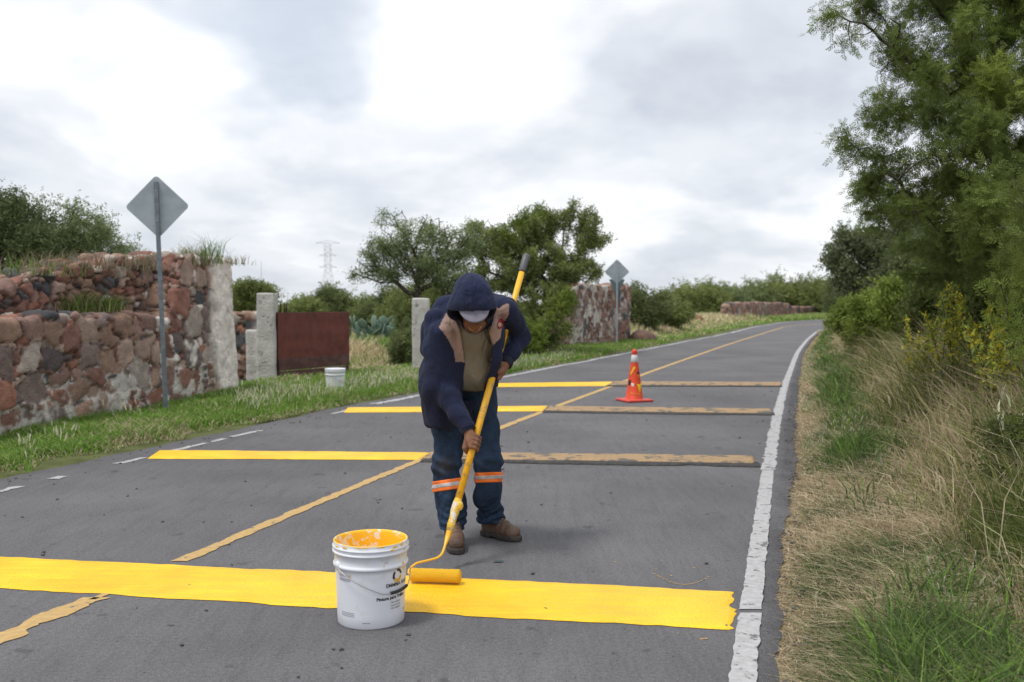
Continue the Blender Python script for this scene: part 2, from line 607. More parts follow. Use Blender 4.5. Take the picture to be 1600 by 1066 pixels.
c0 = _ramp(_n(0.55, 5), [(0.3, (0.106, 0.104, 0.111)), (0.5, (0.134, 0.132, 0.139)), (0.7, (0.162, 0.159, 0.165))])
c1 = _mul(_ramp(_n(170, 3, 0.7), [(0.30, (0.55,) * 3), (0.5, (0.98,) * 3), (0.72, (1.5,) * 3)]), _ramp(_n(55, 4, 0.75), [(0.30, (0.72,) * 3), (0.5, (1.0,) * 3), (0.70, (1.25,) * 3)]))
c2 = _ramp(_n(6, 6, 0.65, (3.0, 0.35, 1)), [(0.30, (0.87,) * 3), (0.5, (1.0,) * 3), (0.7, (1.06,) * 3)])
c3 = _ramp(_n(5.5, 3, 0.5), [(0.66, (1.0,) * 3), (0.70, (0.70,) * 3)])
c4 = _ramp(_n(22, 3, 0.5), [(0.26, (0.5,) * 3), (0.31, (1.0,) * 3)])
cc = _mul(_mul(_mul(_mul(c0, c1), c2), c3), c4)
# sparse hair cracks
vo = N.new('ShaderNodeTexVoronoi'); vo.feature = 'DISTANCE_TO_EDGE'; vo.inputs['Scale'].default_value = 0.9
dm = N.new('ShaderNodeMapping')
nn = N.new('ShaderNodeTexNoise'); nn.inputs['Scale'].default_value = 2.5; nn.inputs['Detail'].default_value = 6
L.new(tc.outputs['Object'], nn.inputs['Vector'])
va = N.new('ShaderNodeVectorMath'); va.operation = 'MULTIPLY_ADD'
L.new(nn.outputs['Color'], va.inputs[0]); va.inputs[1].default_value = (0.9, 0.9, 0); L.new(tc.outputs['Object'], va.inputs[2])
L.new(va.outputs[0], vo.inputs['Vector'])
crk = _ramp(vo.outputs['Distance'], [(0.0, (0.35,) * 3), (0.006, (0.9,) * 3), (0.012, (1.0,) * 3)])
msk = _ramp(_n(0.9, 3), [(0.56, (0.0,) * 3), (0.66, (0.7,) * 3)])
x = N.new('ShaderNodeMix'); x.data_type = 'RGBA'; x.blend_type = 'MULTIPLY'
L.new(msk, x.inputs[0]); L.new(cc, x.inputs[6]); L.new(crk, x.inputs[7]); cc = x.outputs[2]
atA = N.new('ShaderNodeAttribute'); atA.attribute_name = 'Col'
cc = _mul(cc, atA.outputs['Color'])
L.new(cc, bs.inputs['Base Color'])
bp = N.new('ShaderNodeBump'); bp.inputs['Strength'].default_value = 0.55; bp.inputs['Distance'].default_value = 0.006
L.new(_n(140, 4, 0.7), bp.inputs['Height']); L.new(bp.outputs[0], bs.inputs['Normal'])

RY = np.unique(np.concatenate([np.arange(-3, 2, 0.1), np.arange(2, 9, 0.025), np.arange(9, 22, 0.08), np.arange(22, 60, 0.25), np.arange(60, 150, 1.0)]))
nw = 60
ra, rb = road_left(RY), road_right(RY)
tt = np.linspace(0, 1, nw)
RX = ra[:, None] + (rb - ra)[:, None] * tt
RV = np.stack([RX.ravel(), np.repeat(RY, nw), np.zeros(RX.size)], 1)
edge = np.minimum(tt, 1 - tt)[None] * (rb - ra)[:, None]
RV[:, 2] = (0.012 * np.sin(np.clip(tt, 0, 1) * math.pi)[None] * np.ones((len(RY), 1))).ravel() * 0
RV[:, 2] -= (0.02 * (edge < 0.03)).ravel()
# the crumbled strip outside the edge lines is darker, fresher-looking asphalt
dark = sstep(0.0, 0.05, RX - (XR(RY) + 0.07)[:, None]) * 0.38 + sstep(0.0, 0.3, (XL(RY) - 0.12)[:, None] - RX) * 0.22
shade = 1 - dark * (0.8 + 0.4 * vnoise(RV[:, :2], 6, 9).reshape(RX.shape))
lane = 1 - 0.07 * (RX < XC(RY)[:, None])
Rc = (shade * lane).ravel()[:, None] * np.ones(3)
ri = np.arange(len(RY) * nw).reshape(len(RY), nw)
rq = np.stack([ri[:-1, :-1], ri[:-1, 1:], ri[1:, 1:], ri[1:, :-1]], -1).reshape(-1, 4)
road = new_mesh('road', RV, quads=rq, mat=ma, cols=Rc)
tag(road, kind='structure')

# ---- painted markings: sheets 4 mm above the asphalt
def chipped(name, color, under, scale, thr, edge_scale=30, rough=0.8):
    """paint worn through to the asphalt along a noise threshold"""
    m = bpy.data.materials.new(name); n_, l_ = nodes_of(m)
    b_ = n_['Principled BSDF']; b_.inputs['Roughness'].default_value = rough; b_.inputs['Specular IOR Level'].default_value = 0.3
    t_ = n_.new('ShaderNodeTexCoord')
    a1 = n_.new('ShaderNodeTexNoise'); a1.inputs['Scale'].default_value = scale; a1.inputs['Detail'].default_value = 9; a1.inputs['Roughness'].default_value = 0.7
    l_.new(t_.outputs['Object'], a1.inputs['Vector'])
    mr = n_.new('ShaderNodeMapRange'); mr.inputs[1].default_value = thr; mr.inputs[2].default_value = thr + 0.035
    l_.new(a1.outputs[0], mr.inputs[0])
    a2 = n_.new('ShaderNodeTexNoise'); a2.inputs['Scale'].default_value = edge_scale; a2.inputs['Detail'].default_value = 4
    l_.new(t_.outputs['Object'], a2.inputs['Vector'])
    m2 = n_.new('ShaderNodeMapRange'); m2.inputs[1].default_value = 0.3; m2.inputs[2].default_value = 0.7; m2.inputs[3].default_value = 0.82; m2.inputs[4].default_value = 1.1
    l_.new(a2.outputs[0], m2.inputs[0])
    mu = n_.new('ShaderNodeMix'); mu.data_type = 'RGBA'; mu.blend_type = 'MULTIPLY'; mu.inputs[0].default_value = 1
    mu.inputs[6].default_value = (*color, 1); l_.new(m2.outputs[0], mu.inputs[7])
    mx = n_.new('ShaderNodeMix'); mx.data_type = 'RGBA'
    l_.new(mr.outputs[0], mx.inputs[0]); mx.inputs[6].default_value = (*under, 1); l_.new(mu.outputs[2], mx.inputs[7])
    l_.new(mx.outputs[2], b_.inputs['Base Color'])
    b2 = n_.new('ShaderNodeBump'); b2.inputs['Strength'].default_value = 0.4; b2.inputs['Distance'].default_value = 0.005
    l_.new(a2.outputs[0], b2.inputs['Height']); l_.new(b2.outputs[0], b_.inputs['Normal'])
    return m


M_white = chipped('edge_paint', (0.43, 0.425, 0.43), (0.14, 0.138, 0.142), 11, 0.40)
M_tan = chipped('faded_yellow_paint', (0.50, 0.335, 0.14), (0.14, 0.135, 0.13), 10, 0.37)
M_bump_old = chipped('worn_strip_paint', (0.37, 0.25, 0.135), (0.125, 0.112, 0.10), 5, 0.44)


def ribbon(name, xf, y0, y1, w, m, dy=0.02, z=0.004, rag=0.012, seed=1, label=None, rag_f=14.0, drift=0.0):
    y = np.arange(y0, y1 + dy, dy)
    p = np.stack([y, y * 0], 1)
    c = xf(y) + drift * vnoise(p, 0.8, seed + 9)
    a = c - w / 2 + rag * vnoise(p, rag_f, seed) + rag * 0.5 * vnoise(p, rag_f * 3, seed + 5)
    b = c + w / 2 + rag * vnoise(p, rag_f, seed + 1) + rag * 0.5 * vnoise(p, rag_f * 3, seed + 6)
    ks = np.linspace(0, 1, 4)
    X = a[:, None] + (b - a)[:, None] * ks
    V = np.stack([X.ravel(), np.repeat(y, 4), np.full(X.size, z)], 1)
    i = np.arange(len(y) * 4).reshape(-1, 4)
    q = np.stack([i[:-1, :-1], i[:-1, 1:], i[1:, 1:], i[1:, :-1]], -1).reshape(-1, 4)
    o = new_mesh(name, V, quads=q, mat=m, parent=road)
    if label: o['label'] = label
    return o


# right edge line, broken where the first strip meets it
ribbon('edge_line', XR, 1.5, 4.13, 0.098, M_white, rag=0.005, seed=2, label='worn white edge line on the right')
ribbon('edge_line', XR, 4.19, 7.72, 0.098, M_white, rag=0.0045, seed=4)
ribbon('edge_line', XR, 7.75, 60, 0.115, M_white, rag=0.012, seed=6, dy=0.03)
ribbon('edge_line', XR, 60, 140, 0.15, M_white, rag=0.02, seed=8, dy=0.5)
# left edge line: short surviving dashes near, continuous further off
for k, (pa, pb) in enumerate([((-60, 783), (36, 761)), ((85, 749), (102, 745)), ((188, 725), (222, 716)), ((268, 704), (312, 693)), ((319, 691), (347, 686)), ((362, 683), (404, 673)), ((512, 647), (560, 637))]):
    ribbon('edge_line', XL, G(*pa)[1], G(*pb)[1], 0.075, M_white, rag=0.012, seed=20 + k)
ribbon('edge_line', XL, 12.9, 45, 0.13, M_white, rag=0.03, seed=40, dy=0.04, drift=0.06, label='white edge line on the left, uneven and whole')
ribbon('edge_line', XL, 45, 140, 0.16, M_white, rag=0.03, seed=42, dy=0.5)
# centre line
def xc_n(y): return XC(y)
ribbon('centre_line', xc_n, 2.2, 4.36, 0.105, M_tan, rag=0.022, seed=50, label='faded ochre centre line, patchy')
ribbon('centre_line', xc_n, 4.33, 4.75, 0.035, M_tan, rag=0.014, seed=51)
ribbon('centre_line', xc_n, 4.98, 8.33, 0.085, M_tan, rag=0.010, seed=52)
ribbon('centre_line', xc_n, 8.86, 11.95, 0.10, M_tan, rag=0.008, seed=53)
ribbon('centre_line', xc_n, 12.5, 16.0, 0.10, M_tan, rag=0.008, seed=54)
ribbon('centre_line', xc_n, 16.65, 60, 0.11, M_tan, rag=0.008, seed=55, dy=0.04)
ribbon('centre_line', xc_n, 60, 130, 0.15, M_tan, rag=0.0, seed=56, dy=0.5)

def roller_marks(m):
    """roller laps: faint thick and thin paint along the strip, with the road's grain showing through"""
    n_, l_ = m.node_tree.nodes, m.node_tree.links
    b_ = n_['Principled BSDF']; t_ = n_.new('ShaderNodeTexCoord'); mp = n_.new('ShaderNodeMapping')
    mp.inputs['Scale'].default_value = (1.2, 22.0, 1.0); mp.inputs['Rotation'].default_value = (0, 0, 0.17)
    l_.new(t_.outputs['Object'], mp.inputs[0]); a = n_.new('ShaderNodeTexNoise'); a.inputs['Scale'].default_value = 1.6; a.inputs['Detail'].default_value = 6; a.inputs['Roughness'].default_value = 0.7
    l_.new(mp.outputs[0], a.inputs['Vector'])
    r_n = n_.new('ShaderNodeMapRange'); r_n.inputs[1].default_value = 0.3; r_n.inputs[2].default_value = 0.7; r_n.inputs[3].default_value = 0.86; r_n.inputs[4].default_value = 1.06
    l_.new(a.outputs[0], r_n.inputs[0])
    src = b_.inputs['Base Color'].links[0].from_socket
    mu = n_.new('ShaderNodeMix'); mu.data_type = 'RGBA'; mu.blend_type = 'MULTIPLY'; mu.inputs[0].default_value = 1
    l_.new(src, mu.inputs[6]); l_.new(r_n.outputs[0], mu.inputs[7])
    g = n_.new('ShaderNodeTexNoise'); g.inputs['Scale'].default_value = 90; g.inputs['Detail'].default_value = 4; g.inputs['Roughness'].default_value = 0.75
    l_.new(t_.outputs['Object'], g.inputs['Vector'])
    pit = n_.new('ShaderNodeMapRange'); pit.inputs[1].default_value = 0.66; pit.inputs[2].default_value = 0.70; pit.inputs[4].default_value = 0.55
    l_.new(g.outputs[0], pit.inputs[0])
    mx = n_.new('ShaderNodeMix'); mx.data_type = 'RGBA'; l_.new(pit.outputs[0], mx.inputs[0]); l_.new(mu.outputs[2], mx.inputs[6]); mx.inputs[7].default_value = (0.45, 0.27, 0.02, 1)
    l_.new(mx.outputs[2], b_.inputs['Base Color'])
    r2 = n_.new('ShaderNodeMapRange'); r2.inputs[1].default_value = 0.35; r2.inputs[2].default_value = 0.65; r2.inputs[3].default_value = 0.28; r2.inputs[4].default_value = 0.6
    l_.new(a.outputs[0], r2.inputs[0]); l_.new(r2.outputs[0], b_.inputs['Roughness'])


M_fresh = mat('fresh_yellow_paint', (0.95, 0.59, 0.018), rough=0.42, spec=0.35, var=0.10, vscale=3.5, bump=0.5, bscale=70, dirt=(0.80, 0.40, 0.01), dscale=1.6, damt=0.6, thr=(0.45, 0.75))
roller_marks(M_fresh)


def strip(name, fa, na, fb, nb, m, label, h=0.012, seed=1, rag=0.012, n=160, ragend=0.0):
    """a transverse rumble strip with a low rounded profile; far/near corner pixels at its left (a) and right (b) end"""
    FA, NA, FB, NB = G(*fa)[:2], G(*na)[:2], G(*fb)[:2], G(*nb)[:2]
    t = np.linspace(0, 1, n)[:, None]
    F = FA + (FB - FA) * t; Nn = NA + (NB - NA) * t
    p = np.concatenate([t * np.linalg.norm(FB - FA), t * 0], 1)
    F[:, 1] += rag * (vnoise(p, 3, seed) + 0.5 * vnoise(p, 14, seed + 1)); Nn[:, 1] += rag * (vnoise(p, 3, seed + 2) + 0.5 * vnoise(p, 14, seed + 3))
    pr = np.array([(0, 0.0), (0.03, 0.55), (0.1, 0.9)] + [(a_, 1.0) for a_ in np.linspace(0.15, 0.85, 15 if ragend else 3)] + [(0.9, 0.9), (0.97, 0.55), (1, 0.0)])
    V = []
    for w, z in pr:
        e = Nn + (F - Nn) * w
        row = np.concatenate([e, np.full((n, 1), 0.003 + h * z)], 1)
        if ragend:
            s_ = ragend * (vnoise(np.full((1, 2), w * 7.3 + .3), 1, seed + 8)[0] + 0.6 * vnoise(np.full((1, 2), w * 31.7), 1, seed + 9)[0])
            row[-6:, 0] += s_ * np.linspace(0.1, 1, 6)
        V.append(row)
    V = np.array(V); V[:, 0, 2] = V[:, -1, 2] = 0.002
    k = len(pr)
    i = np.arange(k * n).reshape(k, n)
    q = np.stack([i[:-1, :-1], i[:-1, 1:], i[1:, 1:], i[1:, :-1]], -1).reshape(-1, 4)
    o = new_mesh(name, V.reshape(-1, 3), quads=q, mat=m, parent=road, smooth=True)
    o['label'] = label
    return o


strip('rumble_strip', (-420, 852), (-420, 897), (1142, 924), (1145, 986), M_fresh, 'freshly painted yellow strip nearest the camera', h=0.007, seed=3, rag=0.013, n=320, ragend=0.024)
strip('rumble_strip', (250, 704.5), (230, 717.5), (672, 708.5), (655, 719), M_fresh, 'fresh yellow half strip behind the painter', h=0.012, seed=5, rag=0.015)
strip('rumble_strip', (672, 708.5), (657, 719), (1178, 714), (1180, 727), M_bump_old, 'worn ochre half of the second strip', h=0.020, seed=6)
strip('rumble_strip', (543, 637.5), (537, 645), (856, 635), (848, 643), M_fresh, 'third strip, left half painted fresh yellow', h=0.012, seed=7, rag=0.01)
strip('rumble_strip', (858, 636), (850, 643.5), (1204, 640.5), (1208, 648), M_bump_old, 'worn ochre half of the third strip', h=0.022, seed=8)
strip('rumble_strip', (700, 600.5), (690, 606), (958, 597), (947, 603.5), M_fresh, 'fourth strip, left half painted fresh yellow', h=0.012, seed=9, rag=0.01)
strip('rumble_strip', (960, 597), (950, 603), (1222, 598.5), (1222, 604), M_bump_old, 'worn ochre half of the farthest strip', h=0.022, seed=10)
# crumbled dark lip on the near side of the worn halves
M_lip = mat('crumbled_asphalt', (0.065, 0.062, 0.06), rough=0.95, var=0.4, vscale=30, bump=1.0, bscale=120)
for k, (fa, na, fb, nb) in enumerate([((660, 717.5), (655, 722.5), (1186, 723.5), (1190, 730)), ((850, 642), (846, 645), (1210, 645.5), (1212, 650)), ((948, 602.5), (945, 604.5), (1222, 603), (1223, 605))]):
    strip('strip_lip', fa, na, fb, nb, M_lip, 'crumbled dark lip of a worn strip', h=0.012, seed=30 + k, rag=0.03)

# paint drips and crumbs on the asphalt
dv, dq = [], []
def blot(x, y, r, z, n=9, st=1.0, ang=0.0):
    a = np.linspace(0, 2 * np.pi, n, endpoint=False)
    rr = r * (0.6 + 0.8 * RNG.random(n))
    X, Yy = np.cos(a) * rr * st, np.sin(a) * rr
    c, s = math.cos(ang), math.sin(ang)
    V = np.stack([x + X * c - Yy * s, y + X * s + Yy * c, np.full(n, z)], 1)
    V = np.concatenate([V, [[x, y, z + 0.0008]]])
    return V, np.zeros((0, 4), int), np.stack([np.arange(n), (np.arange(n) + 1) % n, np.full(n, n)], 1)
dr = []
for k in range(16):
    px, py = RNG.choice([1020, 1050, 1085, 990, 900, 690, 1040]) + RNG.normal(0, 22), RNG.choice([882, 900, 912, 1000, 990]) + RNG.normal(0, 7)
    g = G(px, py); dr.append(blot(g[0], g[1], 0.002 + 0.004 * RNG.random(), 0.0025, st=1 + 1.5 * RNG.random(), ang=RNG.random() * 3))
for t in np.linspace(0, 1, 18):
    g = G(1022 + 85 * t, 897 + 20 * math.sin(t * 2.6) - 5 * t); dr.append(blot(g[0], g[1], 0.0035, 0.0025, st=2.6, ang=-0.6 + 1.2 * t))
dm_ = mat('paint_drips', (0.50, 0.30, 0.08), rough=0.6)
o = obj('paint_drip', join(dr), dm_, road, smooth=False); o['kind'] = 'stuff'; o['label'] = 'small splashes of yellow paint on the asphalt'
dc_ = []
for k in range(900):
    y = 3 + 13 * RNG.random() ** 1.5; u = RNG.random()
    side = RNG.random()
    x = XL(y) - 0.35 + (XR(y) - XL(y) + 0.6) * u if side < 0.25 else (XR(y) + 0.09 + 0.16 * RNG.random() ** 0.5 if side < 0.62 else XL(y) - 0.5 + 0.6 * RNG.random())
    r = 0.003 + 0.008 * RNG.random() ** 2
    v, q, t = box(x, y, r * 0.5 + 0.001, r * 2, r * 1.5, r, r * 0.3, RNG.random() * 3)
    dc_.append((v + RNG.normal(0, r * 0.12, v.shape), q, t))
gr = obj('gravel', join(dc_), mat('grit', (0.10, 0.095, 0.09), rough=0.9, var=0.5, vscale=40), None, smooth=False)
tag(gr, 'loose grit lying on the asphalt', 'gravel', kind='stuff')
lf = empty('fallen_leaf', tuple(G(781, 879) + [0, 0, 0.008]))
V, Q, T = blot(0, 0, 0.016, 0, n=8, st=1.8, ang=0.2); V[:, 2] += RNG.normal(0, .003, len(V))
bpy.data.objects.remove(lf)
lfo = obj('fallen_leaf', (V + G(781, 879) + [0, 0, 0.008], Q, T), mat('dry_leaf', (0.04, 0.07, 0.08), rough=0.7)); tag(lfo, 'small dark leaf lying on the asphalt by the brown boot', 'leaf')

# ================================================================== STONE WALLS
def voro3(p, size, seed, warp=0.25):
    """weighted 3-D cells: returns gap (F2-F1), cell id hash, hash2"""
    q = p / np.asarray(size)
    q = q + warp * np.stack([vnoise(q, 0.9, seed + 1), vnoise(q, 0.9, seed + 2), vnoise(q, 0.9, seed + 3)], 1)
    b = np.floor(q).astype(np.int64)
    F1 = np.full(len(p), 9.0); F2 = np.full(len(p), 9.0); ida = np.zeros(len(p)); idb = np.zeros(len(p))
    for dx in (-1, 0, 1):
        for dy in (-1, 0, 1):
            for dz in (-1, 0, 1):
                i, j, k = b[:, 0] + dx, b[:, 1] + dy, b[:, 2] + dz
                h = [_hash(i, j, k, seed + s) for s in range(5)]
                c = np.stack([i + 0.12 + 0.76 * h[0], j + 0.12 + 0.76 * h[1], k + 0.12 + 0.76 * h[2]], 1)
                # rounded-box metric makes blocky stones
                dv_ = np.abs(q - c)
                d = 0.40 * np.linalg.norm(dv_, axis=1) + 0.60 * dv_.max(1) - 0.32 * h[3]
                n1_ = d < F1
                F2 = np.where(n1_, F1, np.minimum(F2, d))
                ida = np.where(n1_, h[4], ida); idb = np.where(n1_, h[3], idb)
                F1 = np.where(n1_, d, F1)
    return F2 - F1, ida, idb


STONES = np.array([(0.175, 0.092, 0.068), (0.22, 0.14, 0.10), (0.155, 0.115, 0.10), (0.22, 0.105, 0.072), (0.105, 0.085, 0.08), (0.19, 0.12, 0.095),
                   (0.07, 0.07, 0.075), (0.25, 0.18, 0.14), (0.20, 0.10, 0.075), (0.15, 0.08, 0.06), (0.24, 0.16, 0.115), (0.30, 0.25, 0.21)])
PLASTER = np.array((0.66, 0.61, 0.56))
M_stone = mat('rubble_stone', attr=True, rough=0.93, spec=0.2, var=0.22, vscale=14, bump=0.9, bscale=45, bdetail=6, dirt=(0.06, 0.05, 0.045), dscale=7, damt=0.45, thr=(0.5, 0.72))


def stone_mesh(name, fn, lo, hi, h, size_fn, plaster_fn, depth=0.05, seed=1, zones=None):
    V, Q = surface_nets(fn, lo, hi, h)
    Nn = vnormals(V, Q)
    g, a, b = voro3(V, size_fn[0], seed)
    g2, a2, b2 = voro3(V, size_fn[1], seed + 40)
    zmix = size_fn[2](V) if size_fn[2] else np.zeros(len(V))
    small = zmix > 0.5
    # chinking stones fill the joints between the large ones
    joint = (g < 0.09)
    use2 = small | joint
    gg = np.where(use2, np.where(joint & ~small, np.minimum(g2, 0.30), g2), g)
    aa = np.where(use2, a2, a); bb = np.where(use2, b2, b)
    hgt = 1 - np.exp(-np.maximum(gg, 0) * np.where(use2, 11, 15))
    ci = (aa * 977) % 1.0
    ci = np.floor(ci * len(STONES)).astype(int) % len(STONES)
    C = STONES[ci] * np.array([1.26, 1.28, 1.33]) * (0.8 + 0.45 * ((aa * 53.7) % 1.0))[:, None]
    C *= (1 + 0.18 * fbm(V, 9, 3, 77))[:, None]
    cellstep = ((aa * 31.7) % 1.0 - 0.5)
    disp = depth * (hgt - 0.75) + 0.55 * depth * cellstep * np.minimum(hgt * 1.4, 1)
    disp += 0.022 * fbm(V, 9, 3, 5)
    dark = np.clip(1 - hgt * 1.7, 0, 1)
    # joints are coloured darker than the stone faces, darkest where deepest
    C = C * (1 - dark[:, None]) + np.array([0.032, 0.026, 0.022]) * dark[:, None]
    pm = plaster_fn(V, hgt, aa) if plaster_fn else np.zeros(len(V)); lime = 1.0
    if isinstance(pm, tuple): pm, lime = pm[0], 1 + 0.35 * pm[1][:, None]
    pc = PLASTER * lime * (0.86 + 0.2 * fbm(V, 6, 3, 91))[:, None]
    pc = pc * (1 - 0.35 * sstep(0.15, 0.5, fbm(V, 4, 3, 93)))[:, None]
    C = C * (1 - pm[:, None]) + pc * pm[:, None]
    disp = disp * (1 - 0.75 * pm) + (0.012 + 0.012 * fbm(V, 8, 2, 95)) * pm
    V = V + Nn * disp[:, None]
    o = new_mesh(name, V, quads=Q, mat=M_stone, cols=np.clip(C, 0.01, 0.9), smooth=True)
    return o


# big ruin wall on the left: low front tier, taller tier set back, full height and whitewashed at its end
WA, WB = G(0, 692)[:2], G(368, 620)[:2]
wd = (WB - WA) / np.linalg.norm(WB - WA); wnr = np.array([wd[1], -wd[0]])      # normal towards the road
WLEN = np.linalg.norm(WB - WA)
wrot = math.atan2(wd[1], wd[0])


def wall_uv(p):
    q = p[:, :2] - WA
    return q @ wd, q @ wnr, p[:, 2]


def left_wall(p):
    u, v, z = wall_uv(p)
    wob = 0.05 * vnoise(p, 0.8, 3)
    topA = 1.24 + 0.05 * vnoise(np.stack([u, u * 0], 1), 1.7, 8) + 0.04 * vnoise(np.stack([u, u * 0], 1), 5, 9)
    topA = topA + 0.8 * sstep(3.0, 3.5, u)
    topB = np.interp(u, [-4, 0.3, 1.2, 2.2, 3.2, 3.7, WLEN], [1.34, 1.46, 1.67, 1.83, 1.94, 1.99, 2.02]) + 0.05 * vnoise(np.stack([u, u * 0], 1), 2.6, 18) + 0.03 * vnoise(np.stack([u, u * 0], 1), 7, 19)
    bat = 0.06 * (1.2 - z)
    def slab(v0, v1, top):
        dx = np.maximum(-3.0 - u, u - WLEN)
        dy = np.maximum(v0 - v, v - v1)
        dz = np.maximum(-0.3 - z, z - top)
        q = np.stack([dx, dy, dz], 1) + 0.05
        return np.linalg.norm(np.maximum(q, 0), axis=1) + np.minimum(q.max(1), 0) - 0.05
    a = slab(-0.5, bat + wob, np.minimum(topA, 2.0))
    b = slab(-1.0, -0.42 + wob * 1.3, topB)
    return smin(a, b, 0.06)


def left_plaster(V, hgt, aa):
    u, v, z = wall_uv(V)
    n = fbm(V, 2.2, 4, 61); n2 = fbm(V, 7, 3, 63)
    lowz = sstep(1.15, 0.1, z + 0.2 * n - 0.06 * u)
    m = sstep(0.42, 0.58, lowz * 0.50 + 0.55 * n + 0.40 * n2 + 0.75 * (1 - hgt) * lowz - 0.14)
    m = m * (v > -0.3)
    edgew = sstep(WLEN - 0.85, WLEN - 0.5, u + 0.22 * n + 0.1 * n2)
    full = edgew * sstep(-0.35, 0.0, n + 0.5)
    face = (((aa * 71.3) % 1.0) > 0.9) * (z > 0.5) * (u > 2.6) * sstep(-0.2, 0.2, n2 + 0.1)
    return np.clip(np.maximum(np.maximum(m, full), face * 0.9), 0, 1), np.clip(full + face, 0, 1)


lo = np.array([WA[0] - 3.2, WA[1] - 3.3, -0.35]); hi = np.array([WB[0] + 0.9, WB[1] + 0.6, 2.35])
def _sz(V):
    u, v, z = wall_uv(V)
    return ((z > 1.22 + 0.1 * vnoise(V, 2, 4)) & (u < 3.1)).astype(float)
o = stone_mesh('stone_wall', left_wall, lo, hi, 0.019, ((0.34, 0.34, 0.31), (0.17, 0.17, 0.105), _sz), left_plaster, depth=0.08, seed=5)
tag(o, 'big ruined rubble stone wall with whitewashed end, behind the left road sign', 'wall')

# short wall stub and the gate posts
M_post = mat('whitewashed_post', (0.47, 0.455, 0.43), rough=0.9, var=0.15, vscale=5, bump=0.7, bscale=25, dirt=(0.10, 0.09, 0.085), dscale=9, damt=0.85, thr=(0.58, 0.66))
s0, s1 = G(352, 606), G(412, 601)
def stub(p):
    return rbox(p, [(s0[0] + s1[0]) / 2 - 0.12, 16.35, 0.36], [0.42, 0.2, 0.84], 0.06) + 0.0
def stub_pl(V, hgt, aa):
    n = fbm(V, 4, 3, 41)
    return sstep(-0.1, 0.15, (V[:, 0] + 4.36) * 1.5 + 0.25 * n)
o = stone_mesh('stone_wall', stub, [s0[0] - 0.7, 15.7, -0.2], [s1[0] + 0.5, 16.6, 1.45], 0.022, ((0.3, 0.3, 0.24), (0.17, 0.17, 0.12), None), stub_pl, depth=0.07, seed=9)
tag(o, 'short low stub of stone wall joined to the gate post left of the red gate', 'wall')


def post(px0, px1, pytop, pybase, label, flare=0.0, seed=1):
    Y = G((px0 + px1) / 2, pybase)[1] + 0.15
    a, b = P(px0, pybase, Y), P(px1, pybase, Y)
    top = P(px0, pytop, Y)[2]
    cx, hw = (a[0] + b[0]) / 2, abs(b[0] - a[0]) / 2
    def f(p):
        d = rbox(p, [cx, Y, top / 2 - 0.1], [hw, hw, top / 2 + 0.1], 0.02, 0.03)
        if flare:
            d = smin(d, rbox(p, [cx - flare * 0.5, Y, 0.1], [hw + flare * 0.4, hw * 0.8, 0.82], 0.04), 0.05)
        return d + 0.010 * fbm(p, 6, 2, seed)
    V, Q = surface_nets(f, [cx - hw - 0.1 - flare * 1.3, Y - hw - 0.12, -0.1], [cx + hw + 0.12, Y + hw + 0.12, top + 0.1], 0.018)
    o = new_mesh('gate_post', V, quads=Q, mat=M_post, smooth=True)
    tag(o, label, 'gate post', 'whitewashed posts of the gateway')
    return cx, hw, Y, top


gp1 = post(405, 433, 458, 601, 'whitewashed gate post at the left edge of the red gate', 0.22, 3)
gp2 = post(645, 671, 466, 583, 'pockmarked whitewashed gate post just left of the painter', 0.0, 8)

# rusty metal gate leaf standing half open
M_rust = mat('rusty_red_sheet', (0.125, 0.026, 0.017), rough=0.7, var=0.35, vscale=4, dirt=(0.16, 0.055, 0.04), dscale=6, damt=0.6, thr=(0.45, 0.65), bump=0.2, bscale=20)
M_rust2 = mat('rusty_frame', (0.05, 0.018, 0.014), rough=0.8, var=0.3, vscale=9)
hA = np.array([gp1[0] + gp1[1] + 0.03, 16.15]); hB = G(546, 589)[:2]
gd = (hB - hA); gl = np.linalg.norm(gd); ga = math.atan2(gd[1], gd[0]); gd = gd / gl
gtop = P(440, 488, 16.3)[2]
gate = empty('metal_gate', (hA[0], hA[1], 0)); gate.rotation_euler = (0, 0, ga)
tag(gate, 'rusty dark red sheet metal gate leaf standing open beside the whitewashed post', 'gate')
z0 = 0.06
nseg = 1
sheet = []
for i in range(nseg):
    w = gl / nseg
    sheet.append(box((i + .5) * w, 0.004 * (i % 2), (gtop + z0) / 2 + 0.17, w - 0.003, 0.008, gtop - z0 - 0.36, 0.002))
obj('sheet_panel', join(sheet), M_rust, gate, smooth=False)
obj('kick_plate', join([box(gl / 2, -0.006, z0 + 0.26, gl - 0.02, 0.012, 0.20, 0.003), box(gl / 2, -0.004, z0 + 0.08, gl - 0.02, 0.010, 0.14, 0.003)]), mat('scuffed_plate', (0.075, 0.026, 0.022), rough=0.6, dirt=(0.14, 0.07, 0.065), dscale=5, damt=0.7), gate, smooth=False)
obj('gate_frame', join([box(gl / 2, 0.03, gtop - 0.02, gl, 0.035, 0.035, 0.004), box(gl / 2, 0.03, z0, gl, 0.035, 0.035, 0.004), box(0.02, 0.03, (gtop + z0) / 2, 0.035, 0.035, gtop - z0 - 0.04, 0.004),
                        box(gl - 0.02, 0.03, (gtop + z0) / 2, 0.035, 0.035, gtop - z0 - 0.04, 0.004)]), M_rust2, gate, smooth=False)
for xx in (0.10, 0.19, 0.24):
    obj('finial', join([tube([[xx, 0.03, gtop], [xx, 0.03, gtop + 0.13], [xx, 0.03, gtop + 0.17]], [0.011, 0.011, 0.002], 6)]), M_rust2, gate)

